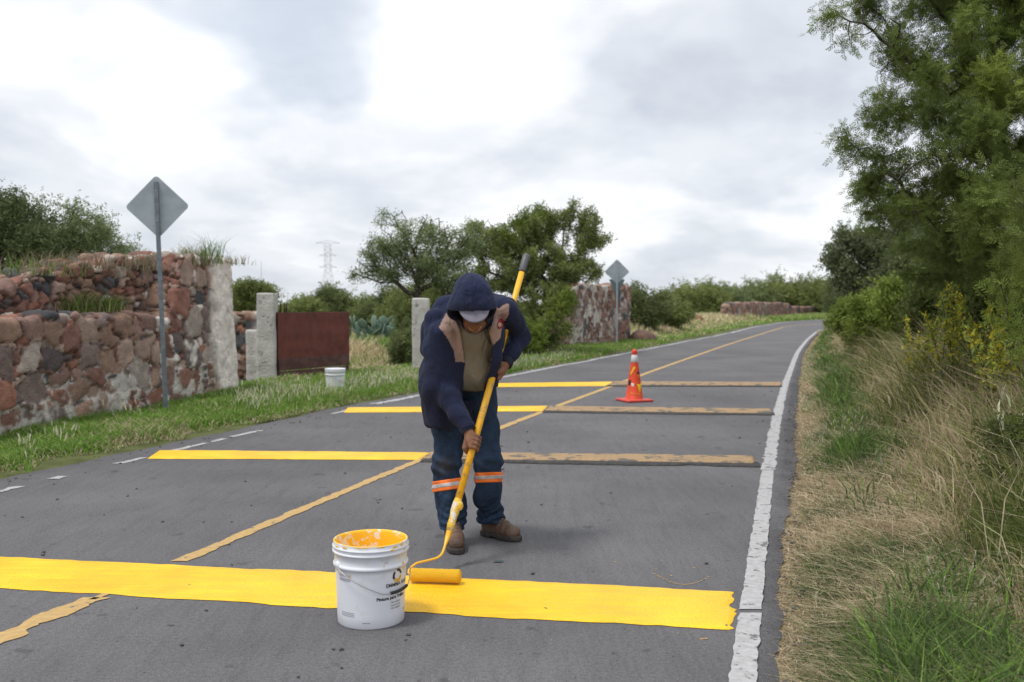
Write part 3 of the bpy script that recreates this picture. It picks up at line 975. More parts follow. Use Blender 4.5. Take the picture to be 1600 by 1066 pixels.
# ruined wall beyond the painter, right of the dense tree
ra_, rb_ = G(785, 556)[:2], G(984, 534)[:2]
rd = (rb_ - ra_) / np.linalg.norm(rb_ - ra_); rn_ = np.array([rd[1], -rd[0]]); rl = np.linalg.norm(rb_ - ra_)
def ruin(p):
    q = p[:, :2] - ra_; u, v, z = q @ rd, q @ rn_, p[:, 2]
    top = np.interp(u / rl, [0, 0.3, 0.42, 0.52, 0.75, 1], [0.8, 1.0, 1.35, 1.95, 2.0, 2.02]) + 0.08 * vnoise(p, 1.5, 6)
    dx = np.maximum(-u, u - rl); dy = np.maximum(-0.6 - v, v - 0.04 * vnoise(p, 1, 2)); dz = np.maximum(-0.3 - z, z - top)
    q = np.stack([dx, dy, dz], 1) + 0.06
    return np.linalg.norm(np.maximum(q, 0), axis=1) + np.minimum(q.max(1), 0) - 0.06
def ruin_pl(V, hgt, aa):
    q = V[:, :2] - ra_; u = q @ rd / rl
    n = fbm(V, 2.0, 4, 31); n2 = fbm(V, 6, 3, 35)
    w = sstep(0.4, 0.5, u) * (1 - 0.5 * sstep(0.72, 0.82, u))
    return sstep(0.1, 0.25, w * (0.02 + 0.6 * n + 0.65 * n2 + 0.6 * (1 - hgt)))
o = stone_mesh('stone_wall', ruin, [min(ra_[0], rb_[0]) - 0.6, ra_[1] - 0.6, -0.3], [rb_[0] + 0.7, rb_[1] + 1.0, 2.3], 0.034, ((0.36, 0.36, 0.30), (0.2, 0.2, 0.15), None), ruin_pl, depth=0.10, seed=17)
tag(o, 'ruined stone wall with peeling white plaster behind the farther road sign', 'wall')

# long low wall in the distance
fpts = np.array([G(1134, 505)[:2], G(1190, 498.5)[:2], G(1240, 494.0)[:2], G(1310, 489.5)[:2]])
fl = np.concatenate([[0], np.cumsum(np.linalg.norm(np.diff(fpts, axis=0), axis=1))])
def far_wall(p):
    best = np.full(len(p), 1e9); uu = np.zeros(len(p))
    for i in range(3):
        a, b = fpts[i], fpts[i + 1]; ba = b - a; t = np.clip(((p[:, :2] - a) @ ba) / (ba @ ba), 0, 1)
        d = np.linalg.norm(p[:, :2] - a - t[:, None] * ba, axis=1)
        m = d < best; best = np.where(m, d, best); uu = np.where(m, fl[i] + t * (fl[i + 1] - fl[i]), uu)
    top = np.interp(uu / fl[-1], [0, 0.02, 0.45, 0.5, 1], [1.2, 1.45, 1.42, 1.05, 1.0]) + 0.12 * vnoise(p, 0.4, 6)
    q = np.stack([best - 0.35, np.maximum(-0.3 - p[:, 2], p[:, 2] - top)], 1) + 0.08
    return np.linalg.norm(np.maximum(q, 0), axis=1) + np.minimum(q.max(1), 0) - 0.08
o = stone_mesh('stone_wall', far_wall, [fpts[0][0] - 1.5, fpts[0][1] - 1.5, -0.3], [fpts[-1][0] + 1.5, fpts[-1][1] + 1.5, 1.8], 0.11, ((0.9, 0.9, 0.5), (0.5, 0.5, 0.3), None), None, depth=0.14, seed=25)
tag(o, 'long low reddish stone wall in the distance where the road bends', 'wall')

def boulder(c, r, seed, label, hh=0.04, name='boulder'):
    c = np.asarray(c, float)
    f = lambda p: ellip(p, c, r) + 0.12 * min(r) * fbm(p, 1.2 / min(r), 3, seed) * 2
    V, Q = surface_nets(f, c - np.array(r) * 1.4, c + np.array(r) * 1.4, hh)
    C = STONES[seed % 10] * (0.9 + 0.3 * fbm(V, 3 / min(r), 3, seed + 1))[:, None]
    o = new_mesh(name, V, quads=Q, mat=M_stone, cols=np.clip(C, 0.01, 1), smooth=True)
    tag(o, label, 'boulder'); return o
boulder(P(1092, 512, 55), (0.45, 0.5, 0.7), 3, 'reddish boulder standing in dry grass left of the distant wall', 0.07)
boulder(P(1003, 533, 34), (0.5, 0.5, 0.38), 5, 'dark boulder in the grass right of the farther road sign', 0.06)

# ================================================================== ROAD SIGNS (seen from behind)
M_galv = mat('galvanised_sheet', (0.33, 0.385, 0.42), rough=0.6, metal=0.0, var=0.08, vscale=6, bump=0.05, bscale=100, dirt=(0.25, 0.30, 0.335), dscale=4, damt=0.6)
M_galv2 = mat('galvanised_post', (0.125, 0.155, 0.18), rough=0.5, metal=0.1, var=0.12, vscale=8, dirt=(0.33, 0.36, 0.38), dscale=10, damt=0.3)
M_galv3 = mat('pale_post', (0.34, 0.40, 0.45), rough=0.5, metal=0.1, var=0.1, vscale=8)
M_signy = mat('sign_face_yellow', (0.70, 0.45, 0.03), rough=0.4)


def rounded_poly(corners, r, n=6):
    c = np.asarray(corners, float); out = []
    m = len(c)
    for i in range(m):
        a, b, d = c[i - 1], c[i], c[(i + 1) % m]
        u1 = norm(a - b); u2 = norm(d - b)
        ang = math.acos(np.clip(u1 @ u2, -1, 1)); t = r / math.tan(ang / 2)
        p1, p2 = b + u1 * t, b + u2 * t
        ctr = b + norm(u1 + u2) * (r / math.sin(ang / 2))
        a1 = math.atan2(*(p1 - ctr)[::-1]); a2 = math.atan2(*(p2 - ctr)[::-1])
        da = (a2 - a1 + math.pi) % (2 * math.pi) - math.pi
        for k in range(n + 1):
            th = a1 + da * k / n; out.append(ctr + r * np.array([math.cos(th), math.sin(th)]))
    return np.array(out)


def plate(poly, y0, y1):
    """poly in (x,z); a plate between y0 and y1, fan triangulated"""
    n = len(poly); V = []
    for y in (y0, y1): V += [[p[0], y, p[1]] for p in poly]
    c = poly.mean(0); V += [[c[0], y0, c[1]], [c[0], y1, c[1]]]
    k = np.arange(n); k2 = (k + 1) % n
    Q = np.stack([k, k2, n + k2, n + k], 1)[:, ::-1]
    T = np.concatenate([np.stack([k, k2, np.full(n, 2 * n)], 1), np.stack([n + k2, n + k, np.full(n, 2 * n + 1)], 1)])
    return np.array(V), Q, T


def sign(base, ztop, half, rot, label, lean, square_top, extra=None, mpost=None):
    s = empty('road_sign', tuple(base)); s.rotation_euler = (0, lean, rot)
    tag(s, label, 'road sign', 'road signs seen from behind')
    zc_ = ztop - half
    poly = rounded_poly([(0, zc_ + half), (half, zc_), (0, zc_ - half), (-half, zc_)], 0.045)
    obj('sign_back', plate(poly, 0.030, 0.033), M_galv, s, smooth=False)
    poly2 = rounded_poly([(0, zc_ + half - .002), (half - .002, zc_), (0, zc_ - half + .002), (-half + .002, zc_)], 0.045)
    obj('sign_face', plate(poly2, 0.0332, 0.0345), M_signy, s, smooth=False)
    w, d, t = 0.048, 0.026, 0.005
    zt = zc_ + half * 0.78 if square_top else zc_ + half * 0.05
    # open channel post: web against the plate, two flanges
    pr = [(-w / 2, 0.0), (w / 2, 0.0), (w / 2, 0.028), (w / 2 - t, 0.028), (w / 2 - t, t), (-w / 2 + t, t), (-w / 2 + t, 0.028), (-w / 2, 0.028)]
    n = len(pr); V = [[a, b, -0.2] for a, b in pr] + [[a, b, zt] for a, b in pr]
    k = np.arange(n); k2 = (k + 1) % n
    Q = np.concatenate([np.stack([k, k2, n + k2, n + k], 1), [[n, n + 1, n + 4, n + 5], [n + 1, n + 2, n + 3, n + 4], [n + 5, n + 6, n + 7, n]]])
    obj('post', (np.array(V), Q, np.zeros((0, 3), int)), mpost or M_galv2, s, smooth=False)
    for zz in (zc_ + half * 0.5, zc_ - half * 0.45):
        if zz < zt:
            obj('bolt', lathe([(0, -.004), (.009, -.004), (.009, .0), (0, .0)], 6), M_galv3, s)
            b = col.objects[-1]; b.rotation_euler = (math.pi / 2, 0, 0); b.location = (0, -0.003, zz)
    if extra: extra(s, zc_)
    return s


sb = G(259, 652); sb[2] = 0
sign(sb, P(247, 273, sb[1])[2], 0.372, 0.10, 'near road sign seen from behind, diamond plate in front of the stone wall', -0.028, True)
sb2 = G(964, 541)
def extra(s, zc_):
    p = rounded_poly([(-0.26, zc_ - 0.24), (0.26, zc_ - 0.24), (0.0, zc_ - 0.80)][::-1], 0.02)
    obj('lower_plate', plate(p, 0.037, 0.041), mat('dark_plate', (0.11, 0.15, 0.16), rough=0.6), s, smooth=False)
sign(sb2, P(963, 405, sb2[1])[2], 0.40, 0.0, 'far road sign seen from behind, diamond above a second plate on a pale post', -0.002, False, extra, M_galv3)

# ================================================================== POWER PYLON AND MAST
M_lat = mat('lattice_steel', (0.42, 0.43, 0.45), rough=0.6)
pb = G(513, 480.0); pb = np.array([(513 - 800) / FPX * 330, 330.0, 0])
pyl = empty('power_pylon', tuple(pb)); tag(pyl, 'faint lattice power pylon far off above the bushes', 'pylon')
H = P(513, 379, 330)[2]
def strut(a, b, r=0.03): return tube([a, b], r, 4, False)
S = []
def wd_(z): return 2.2 * (1 - z / H) + 0.28 if z < H * 0.55 else 0.9 * 0.45 + 0.6
zz = np.linspace(0, H * 0.97, 13)
for i in range(12):
    w0, w1 = wd_(zz[i]), wd_(zz[i + 1])
    for sx in (-1, 1):
        for sy in (-1, 1):
            S.append(strut([sx * w0, sy * w0, zz[i]], [sx * w1, sy * w1, zz[i + 1]], 0.05))
        S.append(strut([sx * w0, -w0, zz[i]], [-sx * w1, -w1, zz[i + 1]]))
        S.append(strut([sx * w0, w0, zz[i]], [-sx * w1, w1, zz[i + 1]]))
    S.append(strut([-w1, -w1, zz[i + 1]], [w1, -w1, zz[i + 1]]))
obj('tower', join(S), M_lat, pyl, smooth=False)
for zf, hw in ((0.99, 4.2), (0.8, 3.0), (0.62, 3.0)):
    z = H * zf
    obj('crossarm', join([strut([-hw, 0, z], [hw, 0, z], 0.06), strut([-hw, 0, z], [0, 0, z + 0.9], 0.06), strut([hw, 0, z], [0, 0, z + 0.9], 0.06)]), M_lat, pyl, smooth=False)
mp_ = np.array([(409 - 800) / FPX * 180, 180.0, 0])
ms_ = obj('radio_mast', join([tube([mp_, mp_ + [0, 0, P(409, 408, 180)[2]]], [0.12, 0.05], 6)]), M_lat); tag(ms_, 'thin radio mast on the skyline above the leftmost whitewashed gate post', 'mast')
# ================================================================== VEGETATION
def rot_from(dirs, roll):
    """rotation matrices (N,3,3) whose columns are right, forward(dir), up"""
    d = norm(dirs); up = np.zeros_like(d); up[:, 2] = 1
    bad = np.abs(d[:, 2]) > 0.95; up[bad] = (1, 0, 0)
    r = norm(np.cross(d, up)); u = np.cross(r, d)
    c, s = np.cos(roll)[:, None], np.sin(roll)[:, None]
    r2 = r * c + u * s; u2 = -r * s + u * c
    return np.stack([r2, d, u2], 2)


def scatter(tV, tT, pos, dirs, scale, roll, cols, tcol=None):
    """place copies of a small template (verts, tris); returns V, T, C"""
    n, k = len(pos), len(tV)
    M = rot_from(dirs, roll)
    sc = scale[:, None] if scale.ndim == 1 else scale
    V = np.einsum('nij,nkj->nki', M, tV[None] * sc[:, None, :]) + pos[:, None, :]
    T = tT[None] + (np.arange(n) * k)[:, None, None]
    C = np.repeat(cols, k, 0)
    if tcol is not None: C = C * np.tile(tcol, (n, 1))
    return V.reshape(-1, 3), T.reshape(-1, 3), C


def t_leaf(w=0.4):
    V = np.array([[0, 0, 0], [w / 2, 0.45, 0.04], [0, 1, 0], [-w / 2, 0.45, 0.04]])
    return V, np.array([[0, 1, 2], [0, 2, 3]])


def t_frond(pairs=7, w=0.05, l=0.2, droop=0.15):
    """feather leaf of a mesquite: a midrib with paired narrow leaflets, unit length"""
    V, T = [], []
    def add(a, b, wd):
        a, b = np.array(a), np.array(b); d = norm(b - a); s = np.cross(d, [0, 0, 1.0]) * wd
        i = len(V); V.extend([a, (a + b) / 2 + s, b, (a + b) / 2 - s]); T.extend([[i, i + 1, i + 2], [i, i + 2, i + 3]])
    add((0, 0, 0), (0, 1, -droop), 0.012)
    for k in range(pairs):
        t = 0.18 + 0.8 * k / pairs
        z = -droop * t * t
        ll = l * (0.45 + 0.9 * math.sin(math.pi * min(t, 0.97)))
        for s in (-1, 1):
            ph = 0.03 * math.sin(7 * k + s)
            add((0, t + ph, z), (s * ll * 0.8, t + ph + ll * 0.75, z + 0.06 * s * math.sin(k * 2.1)), w)
    return np.array(V), np.array(T)


def t_cluster(n=7, seed=0, spread=0.7, w=0.42):
    """a tuft of small leaves around a twig end, unit size"""
    r = np.random.default_rng(seed); V, T = [], []
    lv, lt = t_leaf(w)
    for k in range(n):
        d = norm(r.normal(size=3) + np.array([0, 0.6, 0.2])); p = r.normal(size=3) * spread * 0.4
        M = rot_from(d[None], np.array([r.random() * 6.28]))[0]
        s = 0.45 + 0.35 * r.random()
        T.append(lt + len(V) * 1 if False else lt + sum(len(x) for x in V)); V.append((lv * s) @ M.T + p)
    return np.concatenate(V), np.concatenate(T)


def inside_env(p, env):
    d = np.full(len(p), 9.0)
    for c, r in env:
        d = np.minimum(d, np.linalg.norm((p - np.asarray(c)) / np.asarray(r), axis=1))
    return d


def colonize(base, env, n_att=500, D=0.14, inf=1.3, kill=0.3, trunk=None, iters=110, seed=0, shell=0.0):
    """space-colonisation skeleton: returns node positions, parents"""
    r = np.random.default_rng(seed)
    vols = np.array([np.prod(np.atleast_1d(np.asarray(e[1]) * np.ones(3))) for e in env]) ** 0.85
    att = []
    cnt = (vols / vols.sum() * n_att).astype(int) + 3
    for (c, rad), k in zip(env, cnt):
        d = norm(r.normal(size=(k, 3))) * (shell + (1 - shell) * r.random((k, 1)) ** (1 / 3.0))
        att.append(np.asarray(c) + d * np.asarray(rad) * np.ones(3))
    att = np.concatenate(att)
    nodes = [np.asarray(base, float)]; par = [-1]
    for tp in (trunk or []):
        a = nodes[-1]; b = np.asarray(tp, float); k = max(1, int(np.linalg.norm(b - a) / D))
        for i in range(1, k + 1):
            nodes.append(a + (b - a) * i / k + r.normal(size=3) * D * 0.08); par.append(len(nodes) - 2)
    near = np.zeros(len(att), int); dist = np.full(len(att), 1e9)
    N = np.array(nodes)
    dd = np.linalg.norm(att[:, None] - N[None], axis=2); near = dd.argmin(1); dist = dd.min(1)
    alive = np.ones(len(att), bool)
    for it in range(iters):
        m = alive & (dist < (inf if it > 12 else 50))
        if not m.any(): break
        A = att[m]; ni = near[m]
        dr_ = norm(A - np.array(nodes)[ni])
        u, inv = np.unique(ni, return_inverse=True)
        S = np.zeros((len(u), 3)); np.add.at(S, inv, dr_)
        S = norm(norm(S) + r.normal(size=S.shape) * 0.18)
        new = np.array(nodes)[u] + S * D
        i0 = len(nodes)
        nodes.extend(list(new)); par.extend(list(u))
        dn = np.linalg.norm(att[:, None] - new[None], axis=2)
        k = dn.argmin(1); dm_ = dn.min(1)
        b = dm_ < dist
        near[b] = i0 + k[b]; dist[b] = dm_[b]
        alive &= dist > kill
        if len(nodes) > 6000: break
    return np.array(nodes), np.array(par)


def skeleton_radii(par, r_tip=0.006, p=2.3, r_base=None):
    n = len(par); w = np.zeros(n); has = np.zeros(n, bool)
    has[par[par >= 0]] = True
    w[~has] = 1.0
    for i in range(n - 1, 0, -1): w[par[i]] += w[i]
    r = r_tip * w ** (1 / p)
    if r_base: r = r * np.where(r > 0, (r_base / r[0]) ** np.clip(np.log(r / r_tip) / np.log(r[0] / r_tip), 0, 1), 1)
    return r, w


def skeleton_mesh(nodes, par, rad, min_r=0.0, sides=5):
    i = np.arange(1, len(nodes)); m = rad[i] > min_r; i = i[m]
    a, b = nodes[par[i]], nodes[i]
    ra, rb = rad[par[i]], rad[i]
    ra = np.minimum(ra, rb * 1.35 + 0.002)
    d = norm(b - a); up = np.where(np.abs(d[:, 2:3]) > 0.9, np.array([[1.0, 0, 0]]), np.array([[0, 0, 1.0]]))
    u = norm(np.cross(d, up)); v = np.cross(d, u)
    th = np.arange(sides) / sides * 2 * np.pi
    ring = np.cos(th)[None, :, None] * u[:, None] + np.sin(th)[None, :, None] * v[:, None]
    Va = (a - d * ra[:, None] * 0.3)[:, None] + ring * ra[:, None, None]; Vb = (b + d * rb[:, None] * 0.3)[:, None] + ring * rb[:, None, None]
    V = np.concatenate([Va, Vb], 1).reshape(-1, 3)
    k = np.arange(sides); k2 = (k + 1) % sides
    q = np.stack([k, k2, sides + k2, sides + k], 1)
    Q = (q[None] + (np.arange(len(i)) * 2 * sides)[:, None, None]).reshape(-1, 4)
    return V, Q, np.zeros((0, 3), int)


def crown_mesh(nodes, par, rad, w, tmpl, n_leaf, size, base_cols, env=None, tip_w=5, jit=0.10, seed=1, hang=0.0, out=0.5, holes=0.0, hf=1.2):
    r = np.random.default_rng(seed)
    tips = np.where((w <= tip_w) & (np.arange(len(par)) > 0))[0]
    if holes:
        keep = vnoise(nodes[tips], hf, seed) > -holes
        # sparser foliage in whole lobes lets the sky through
        tips = tips[keep | (r.random(len(tips)) < 0.12)]
    wt = 1.0 / np.sqrt(w[tips]); wt /= wt.sum()
    ch = r.choice(tips, n_leaf, p=wt)
    t = r.random(n_leaf)
    pos = nodes[par[ch]] * (1 - t[:, None]) + nodes[ch] * t[:, None] + r.normal(size=(n_leaf, 3)) * jit
    bd = norm(nodes[ch] - nodes[par[ch]])
    dirs = norm(bd * out + r.normal(size=(n_leaf, 3)) * 0.6 + np.array([0, 0, -hang]))
    sc = size * (0.65 + 0.7 * r.random(n_leaf))
    clump = vnoise(pos, 1.6, seed + 3)[:, None] * 0.5 + 0.5
    bc = np.asarray(base_cols)
    c = bc[0] * (1 - clump) + bc[1] * clump
    if len(bc) > 2:
        y = sstep(0.25, 0.6, vnoise(pos, 1.1, seed + 9))[:, None] * 0.8; c = c * (1 - y) + bc[2] * y
    c = c * (0.65 + 0.7 * r.random((n_leaf, 1)))
    return scatter(tmpl[0], tmpl[1], pos, dirs, sc, r.random(n_leaf) * 6.28, c)


T_FROND = t_frond(5, 0.036, 0.22)
T_FROND_LO = t_frond(4, 0.09, 0.26)
T_CL = t_cluster(7, 3)
T_CL5 = t_cluster(5, 8, 0.9, 0.5)
T_CL9 = t_cluster(10, 5, 1.1, 0.38)


def tree(name, base, env, label, cat='tree', trunk=None, n_att=450, D=0.15, leaf=T_CL, n_leaf=9000, size=0.1, cols=((0.03, 0.05, 0.015), (0.06, 0.09, 0.025)),
         r_base=0.1, r_tip=0.006, tip_w=5, jit=0.1, seed=1, group=None, hang=0.0, kill=0.3, inf=1.3, min_r=0.0, bark=None, holes=0.0, out=0.5, stems=None, hf=1.2, shell=0.0):
    base = np.asarray(base, float)
    nodes, par = colonize(base, env, n_att, D, inf, kill, trunk, seed=seed, shell=shell)
    rad, w = skeleton_radii(par, r_tip, 2.3, r_base)
    t = empty(name, tuple(base)); tag(t, label, cat, group)
    nodes_l = nodes - base
    obj('trunk', skeleton_mesh(nodes_l, par, rad, min_r), bark or M_bark, t)
    V, T, C = crown_mesh(nodes_l, par, rad, w, leaf, n_leaf, size, cols, tip_w=tip_w, jit=jit, seed=seed, hang=hang, holes=holes, out=out, hf=hf)
    new_mesh('crown', V, tris=T, mat=M_leaf, parent=t, cols=np.clip(C, 0, 1))
    return t


def E(px, py, Y, r, rz=None, ry=None):
    """ellipsoid of a crown: its centre where it stands, its radii in metres"""
    return (P(px, py, Y), np.array([r, ry or r, rz or r]))


OLIVE = (np.array((0.155, 0.19, 0.06)), np.array((0.28, 0.33, 0.115)))
DARKG = (np.array((0.11, 0.14, 0.055)), np.array((0.20, 0.24, 0.095)))
GREYG = (np.array((0.15, 0.195, 0.09)), np.array((0.27, 0.33, 0.15)))
YELG = (np.array((0.15, 0.21, 0.04)), np.array((0.27, 0.34, 0.07)))

def gnd(x, y): return float(terrain(x, y)[0])
def base_at(px, Y):
    x = P(px, 500, Y)[0]; return np.array([x, Y, gnd(x, Y)])

# --- the big feathery mesquite leaning in over the right verge
Y1 = 8.2
tb = base_at(1590, 8.6)
envR = [E(1480, 60, Y1, 0.62), E(1335, 45, Y1 - 0.3, 0.30, 0.22), E(1400, 85, Y1, 0.33), E(1285, 40, Y1 - 0.3, 0.16, 0.12), E(1310, 10, Y1, 0.2, 0.15), E(1375, 130, Y1, 0.3, 0.2), E(1560, 30, Y1, 0.85), E(1440, 185, Y1, 0.42), E(1390, 200, 8.0, 0.30),
        E(1315, 218, 7.8, 0.20, 0.14), E(1350, 255, 8.0, 0.25, 0.2), E(1500, 280, 7.6, 0.62), E(1400, 285, 8.3, 0.36), E(1360, 325, 8.8, 0.28), E(1420, 350, 9.0, 0.33), E(1600, 200, 7.8, 0.9), E(1520, 150, 7.6, 0.5), E(1560, 90, 7.5, 0.5), E(1500, 220, 7.5, 0.4), E(1570, 290, 7.3, 0.5), E(1470, 130, 7.8, 0.35), E(1600, 370, 7.2, 0.62), E(1520, 380, 8.2, 0.45), E(1450, 400, 9.2, 0.35),
        E(1700, 80, 8.5, 1.3), E(1680, 300, 8.0, 1.0), E(1460, -60, 8.4, 0.8), E(1580, -120, 8.6, 1.1), E(1350, -20, 8.2, 0.3), E(1360, 20, 8.0, 0.28)]
tree('mesquite_tree', tb, envR, 'big feathery mesquite leaning in from the right, its crown cut off by the top edge', trunk=[P(1590, 380, 8.9), P(1560, 230, 8.8)],
     n_att=1900, D=0.11, kill=0.19, inf=0.9, leaf=T_FROND, n_leaf=64000, size=0.10, cols=(np.array((0.09, 0.125, 0.035)), np.array((0.20, 0.26, 0.06)), np.array((0.30, 0.37, 0.07))), r_base=0.13, r_tip=0.004,
     tip_w=12, jit=0.055, seed=4, hang=0.2, holes=0.38, hf=1.8)
# nearer low branches of a second, younger mesquite at the right edge
tb = base_at(1720, 4.3)
envN = [E(1590, 425, 4.4, 0.16, 0.12), E(1535, 420, 4.4, 0.09, 0.05), E(1610, 520, 4.4, 0.16, 0.14), E(1660, 340, 4.6, 0.35), E(1575, 500, 4.4, 0.12, 0.06), E(1650, 640, 4.4, 0.22), E(1590, 340, 4.6, 0.14)]
tree('mesquite_sapling', tb, envN, 'young mesquite reaching in low at the right edge, nearest the camera', trunk=[P(1690, 560, 4.3)], n_att=300, D=0.07, kill=0.13, inf=0.7,
     leaf=T_FROND, n_leaf=1500, size=0.085, cols=(np.array((0.075, 0.105, 0.025)), np.array((0.14, 0.18, 0.04)), np.array((0.25, 0.33, 0.07))), r_base=0.035, r_tip=0.003, tip_w=4, jit=0.035, seed=12, hang=0.1)
# darker mesquites farther along the right verge
tree('mesquite_tree', base_at(1400, 24), [E(1400, 395, 24, 0.95, 0.8), E(1335, 385, 24, 0.70, 0.6), E(1320, 365, 24, 0.35, 0.3), E(1340, 440, 24, 0.75, 0.5), E(1450, 420, 23, 1.1, 0.9), E(1303, 425, 24, 0.32, 0.35), E(1420, 350, 24, 0.6, 0.4)],
     'dark drooping mesquite where the road disappears behind the right verge', trunk=[P(1390, 440, 24)], n_att=500, D=0.2, kill=0.36, leaf=T_CL, n_leaf=11000, size=0.15, cols=(np.array((0.13, 0.155, 0.08)), np.array((0.23, 0.27, 0.14))), r_base=0.14, jit=0.14, seed=21, hang=0.4)
tree('mesquite_tree', base_at(1520, 15), [E(1500, 400, 15, 0.75, 0.6), E(1560, 380, 15, 1.0, 0.9), E(1450, 440, 15, 0.5, 0.4), E(1620, 400, 15, 1.0)],
     'dark mesquite filling the gap under the big leaning tree', trunk=[P(1520, 450, 15)], n_att=420, D=0.18, kill=0.32, leaf=T_CL, n_leaf=11000, size=0.12, cols=DARKG, r_base=0.12, jit=0.12, seed=22)

# --- the two trees in the middle distance
tree('acacia_tree', base_at(640, 24), [E(600, 385, 24, 0.50, 0.38), E(575, 405, 24, 0.38, 0.3), E(640, 365, 24, 0.55, 0.35), E(690, 365, 24, 0.5, 0.38), E(660, 410, 24, 0.85, 0.5), E(560, 430, 24, 0.3, 0.12), E(720, 395, 24, 0.5, 0.5), E(600, 345, 24, 0.22, 0.3), E(665, 345, 24, 0.35, 0.2), E(625, 335, 24, 0.18, 0.2), E(600, 430, 24, 0.6, 0.3), E(705, 430, 24, 0.7, 0.45), E(735, 370, 24, 0.4, 0.35)],
     'airy open acacia with bare spreading limbs, left of the dense round one', trunk=[P(645, 520, 24)], n_att=1700, D=0.11, kill=0.15, inf=2.5, leaf=T_CL5, n_leaf=8800, size=0.085, cols=GREYG, r_base=0.11, r_tip=0.0095, tip_w=5, jit=0.08, seed=31, out=0.7, holes=0.05, hf=2.2)
tree('acacia_tree', base_at(850, 26), [E(745, 355, 26, 0.45, 0.3), E(800, 375, 26, 1.0, 0.55), E(850, 350, 26, 0.95, 0.5), E(905, 345, 26, 0.6, 0.38), E(920, 375, 26, 0.65, 0.28), E(760, 385, 26, 0.6, 0.45), E(850, 410, 26, 1.2, 0.6), E(905, 425, 26, 0.7, 0.35), E(900, 318, 26, 0.16, 0.18), E(945, 370, 26, 0.28, 0.16),
                                       E(790, 430, 26, 1.0, 0.5), E(850, 470, 25.5, 1.0, 0.6), E(820, 500, 25, 0.7, 0.5), E(870, 510, 24.6, 0.45, 0.5)],
     'dense broad dark green acacia behind the painter', trunk=[P(852, 500, 26), P(856, 450, 26)], n_att=1600, D=0.13, kill=0.18, inf=2.5, leaf=T_CL, n_leaf=16500, size=0.105, cols=(OLIVE[0], OLIVE[1], np.array((0.15, 0.2, 0.03))), r_base=0.17, r_tip=0.009, tip_w=5, jit=0.08, seed=32, out=0.6, holes=0.25, hf=1.8)
# dark shrub beside the right gate post, thicket behind the painter
tree('thorn_bush', base_at(632, 20.5), [E(630, 545, 20.5, 0.36, 0.5), E(615, 575, 20.5, 0.25, 0.25), E(640, 515, 21, 0.3, 0.3)], 'dark shrub standing against the gate post left of the painter', 'bush', n_att=160, D=0.12, kill=0.2, n_leaf=3200, size=0.08, cols=DARKG, r_base=0.04, jit=0.06, seed=33)
tree('thorn_bush', base_at(700, 24), [E(690, 480, 24, 0.9, 0.6), E(720, 520, 24, 0.8, 0.6), E(650, 500, 24.5, 0.6, 0.5), E(760, 500, 24, 0.8, 0.6)], 'wide bush behind the painter, under the two acacias', 'bush', n_att=260, D=0.16, kill=0.3, n_leaf=8000, size=0.12, cols=OLIVE, r_base=0.06, jit=0.12, seed=34)
tree('thorn_bush', base_at(835, 24), [E(830, 530, 23.8, 0.45, 0.45), E(800, 520, 24, 0.5, 0.4), E(880, 470, 24.6, 0.35, 0.3)], 'yellowish shrub at the foot of the dense acacia', 'bush', n_att=160, D=0.13, kill=0.22, n_leaf=3600, size=0.10, cols=YELG, r_base=0.04, jit=0.09, seed=35)
# --- behind the big left wall
tree('acacia_tree', base_at(20, 15.5), [E(15, 335, 15.5, 0.55, 0.4), E(60, 365, 15.5, 0.65, 0.38), E(-30, 380, 15.5, 0.8, 0.6), E(-40, 310, 15.5, 0.5, 0.3), E(0, 400, 15.5, 0.6, 0.4)], 'dark acacia crown rising behind the left end of the big wall', trunk=[P(20, 440, 15.5)], n_att=420, D=0.13, kill=0.2, n_leaf=9500, size=0.075, cols=(DARKG[0], GREYG[0] * 1.15), r_base=0.08, jit=0.12, seed=41, holes=0.2, tip_w=8)
tree('acacia_tree', base_at(130, 16.5), [E(125, 360, 16.5, 0.50, 0.36), E(165, 385, 16.5, 0.45, 0.28), E(115, 330, 16.5, 0.25, 0.18), E(205, 400, 16.5, 0.28, 0.16), E(80, 395, 16.5, 0.5, 0.3)], 'thin twiggy acacia behind the wall, between the dark crown and the near sign', trunk=[P(130, 450, 16.5)], n_att=300, D=0.13, kill=0.2, n_leaf=4200, size=0.07, cols=GREYG, r_base=0.06, jit=0.11, seed=42, holes=0.15, tip_w=8)
# --- behind the gate
tree('acacia_tree', base_at(393, 24), [E(395, 450, 24, 0.5, 0.18), E(420, 458, 24, 0.3, 0.14), E(380, 480, 24, 0.4, 0.3), E(395, 520, 24, 0.4, 0.4)], 'small flat-topped acacia seen in the gap between the big wall and the gate post', trunk=[P(395, 490, 24)], n_att=220, D=0.14, kill=0.22, n_leaf=4200, size=0.10, cols=OLIVE, r_base=0.07, jit=0.09, seed=43)
bl = [(470, 34, 0.9, 0.55, 478, 'low'), (515, 36, 0.8, 0.9, 468, 'taller'), (560, 36, 1.1, 0.7, 480, 'broad'), (610, 33, 1.0, 0.8, 478, 'dark'), (645, 30, 0.9, 0.9, 470, 'last')]
txt = ['olive bush rising over the left top corner of the red gate', 'bush with a ragged top below the far pylon', 'broad bush above the right corner of the red gate', 'dark bush over the prickly pears behind the gate', 'bush against the skyline just left of the airy acacia trunk']
for k, (px, Y, rx, rz, py, _) in enumerate(bl):
    tree('thorn_bush', base_at(px, Y), [E(px, py + 14, Y, rx, rz), E(px - 15, py + 30, Y, rx, rz * 0.8), E(px + 12, py + 2, Y, rx * 0.45, rz * 0.6)], txt[k], 'bush', n_att=220, D=0.18, kill=0.3, n_leaf=5500, size=0.15, cols=OLIVE if k % 2 == 0 else DARKG, r_base=0.06, jit=0.16, seed=50 + k, group='bushes behind the gate')
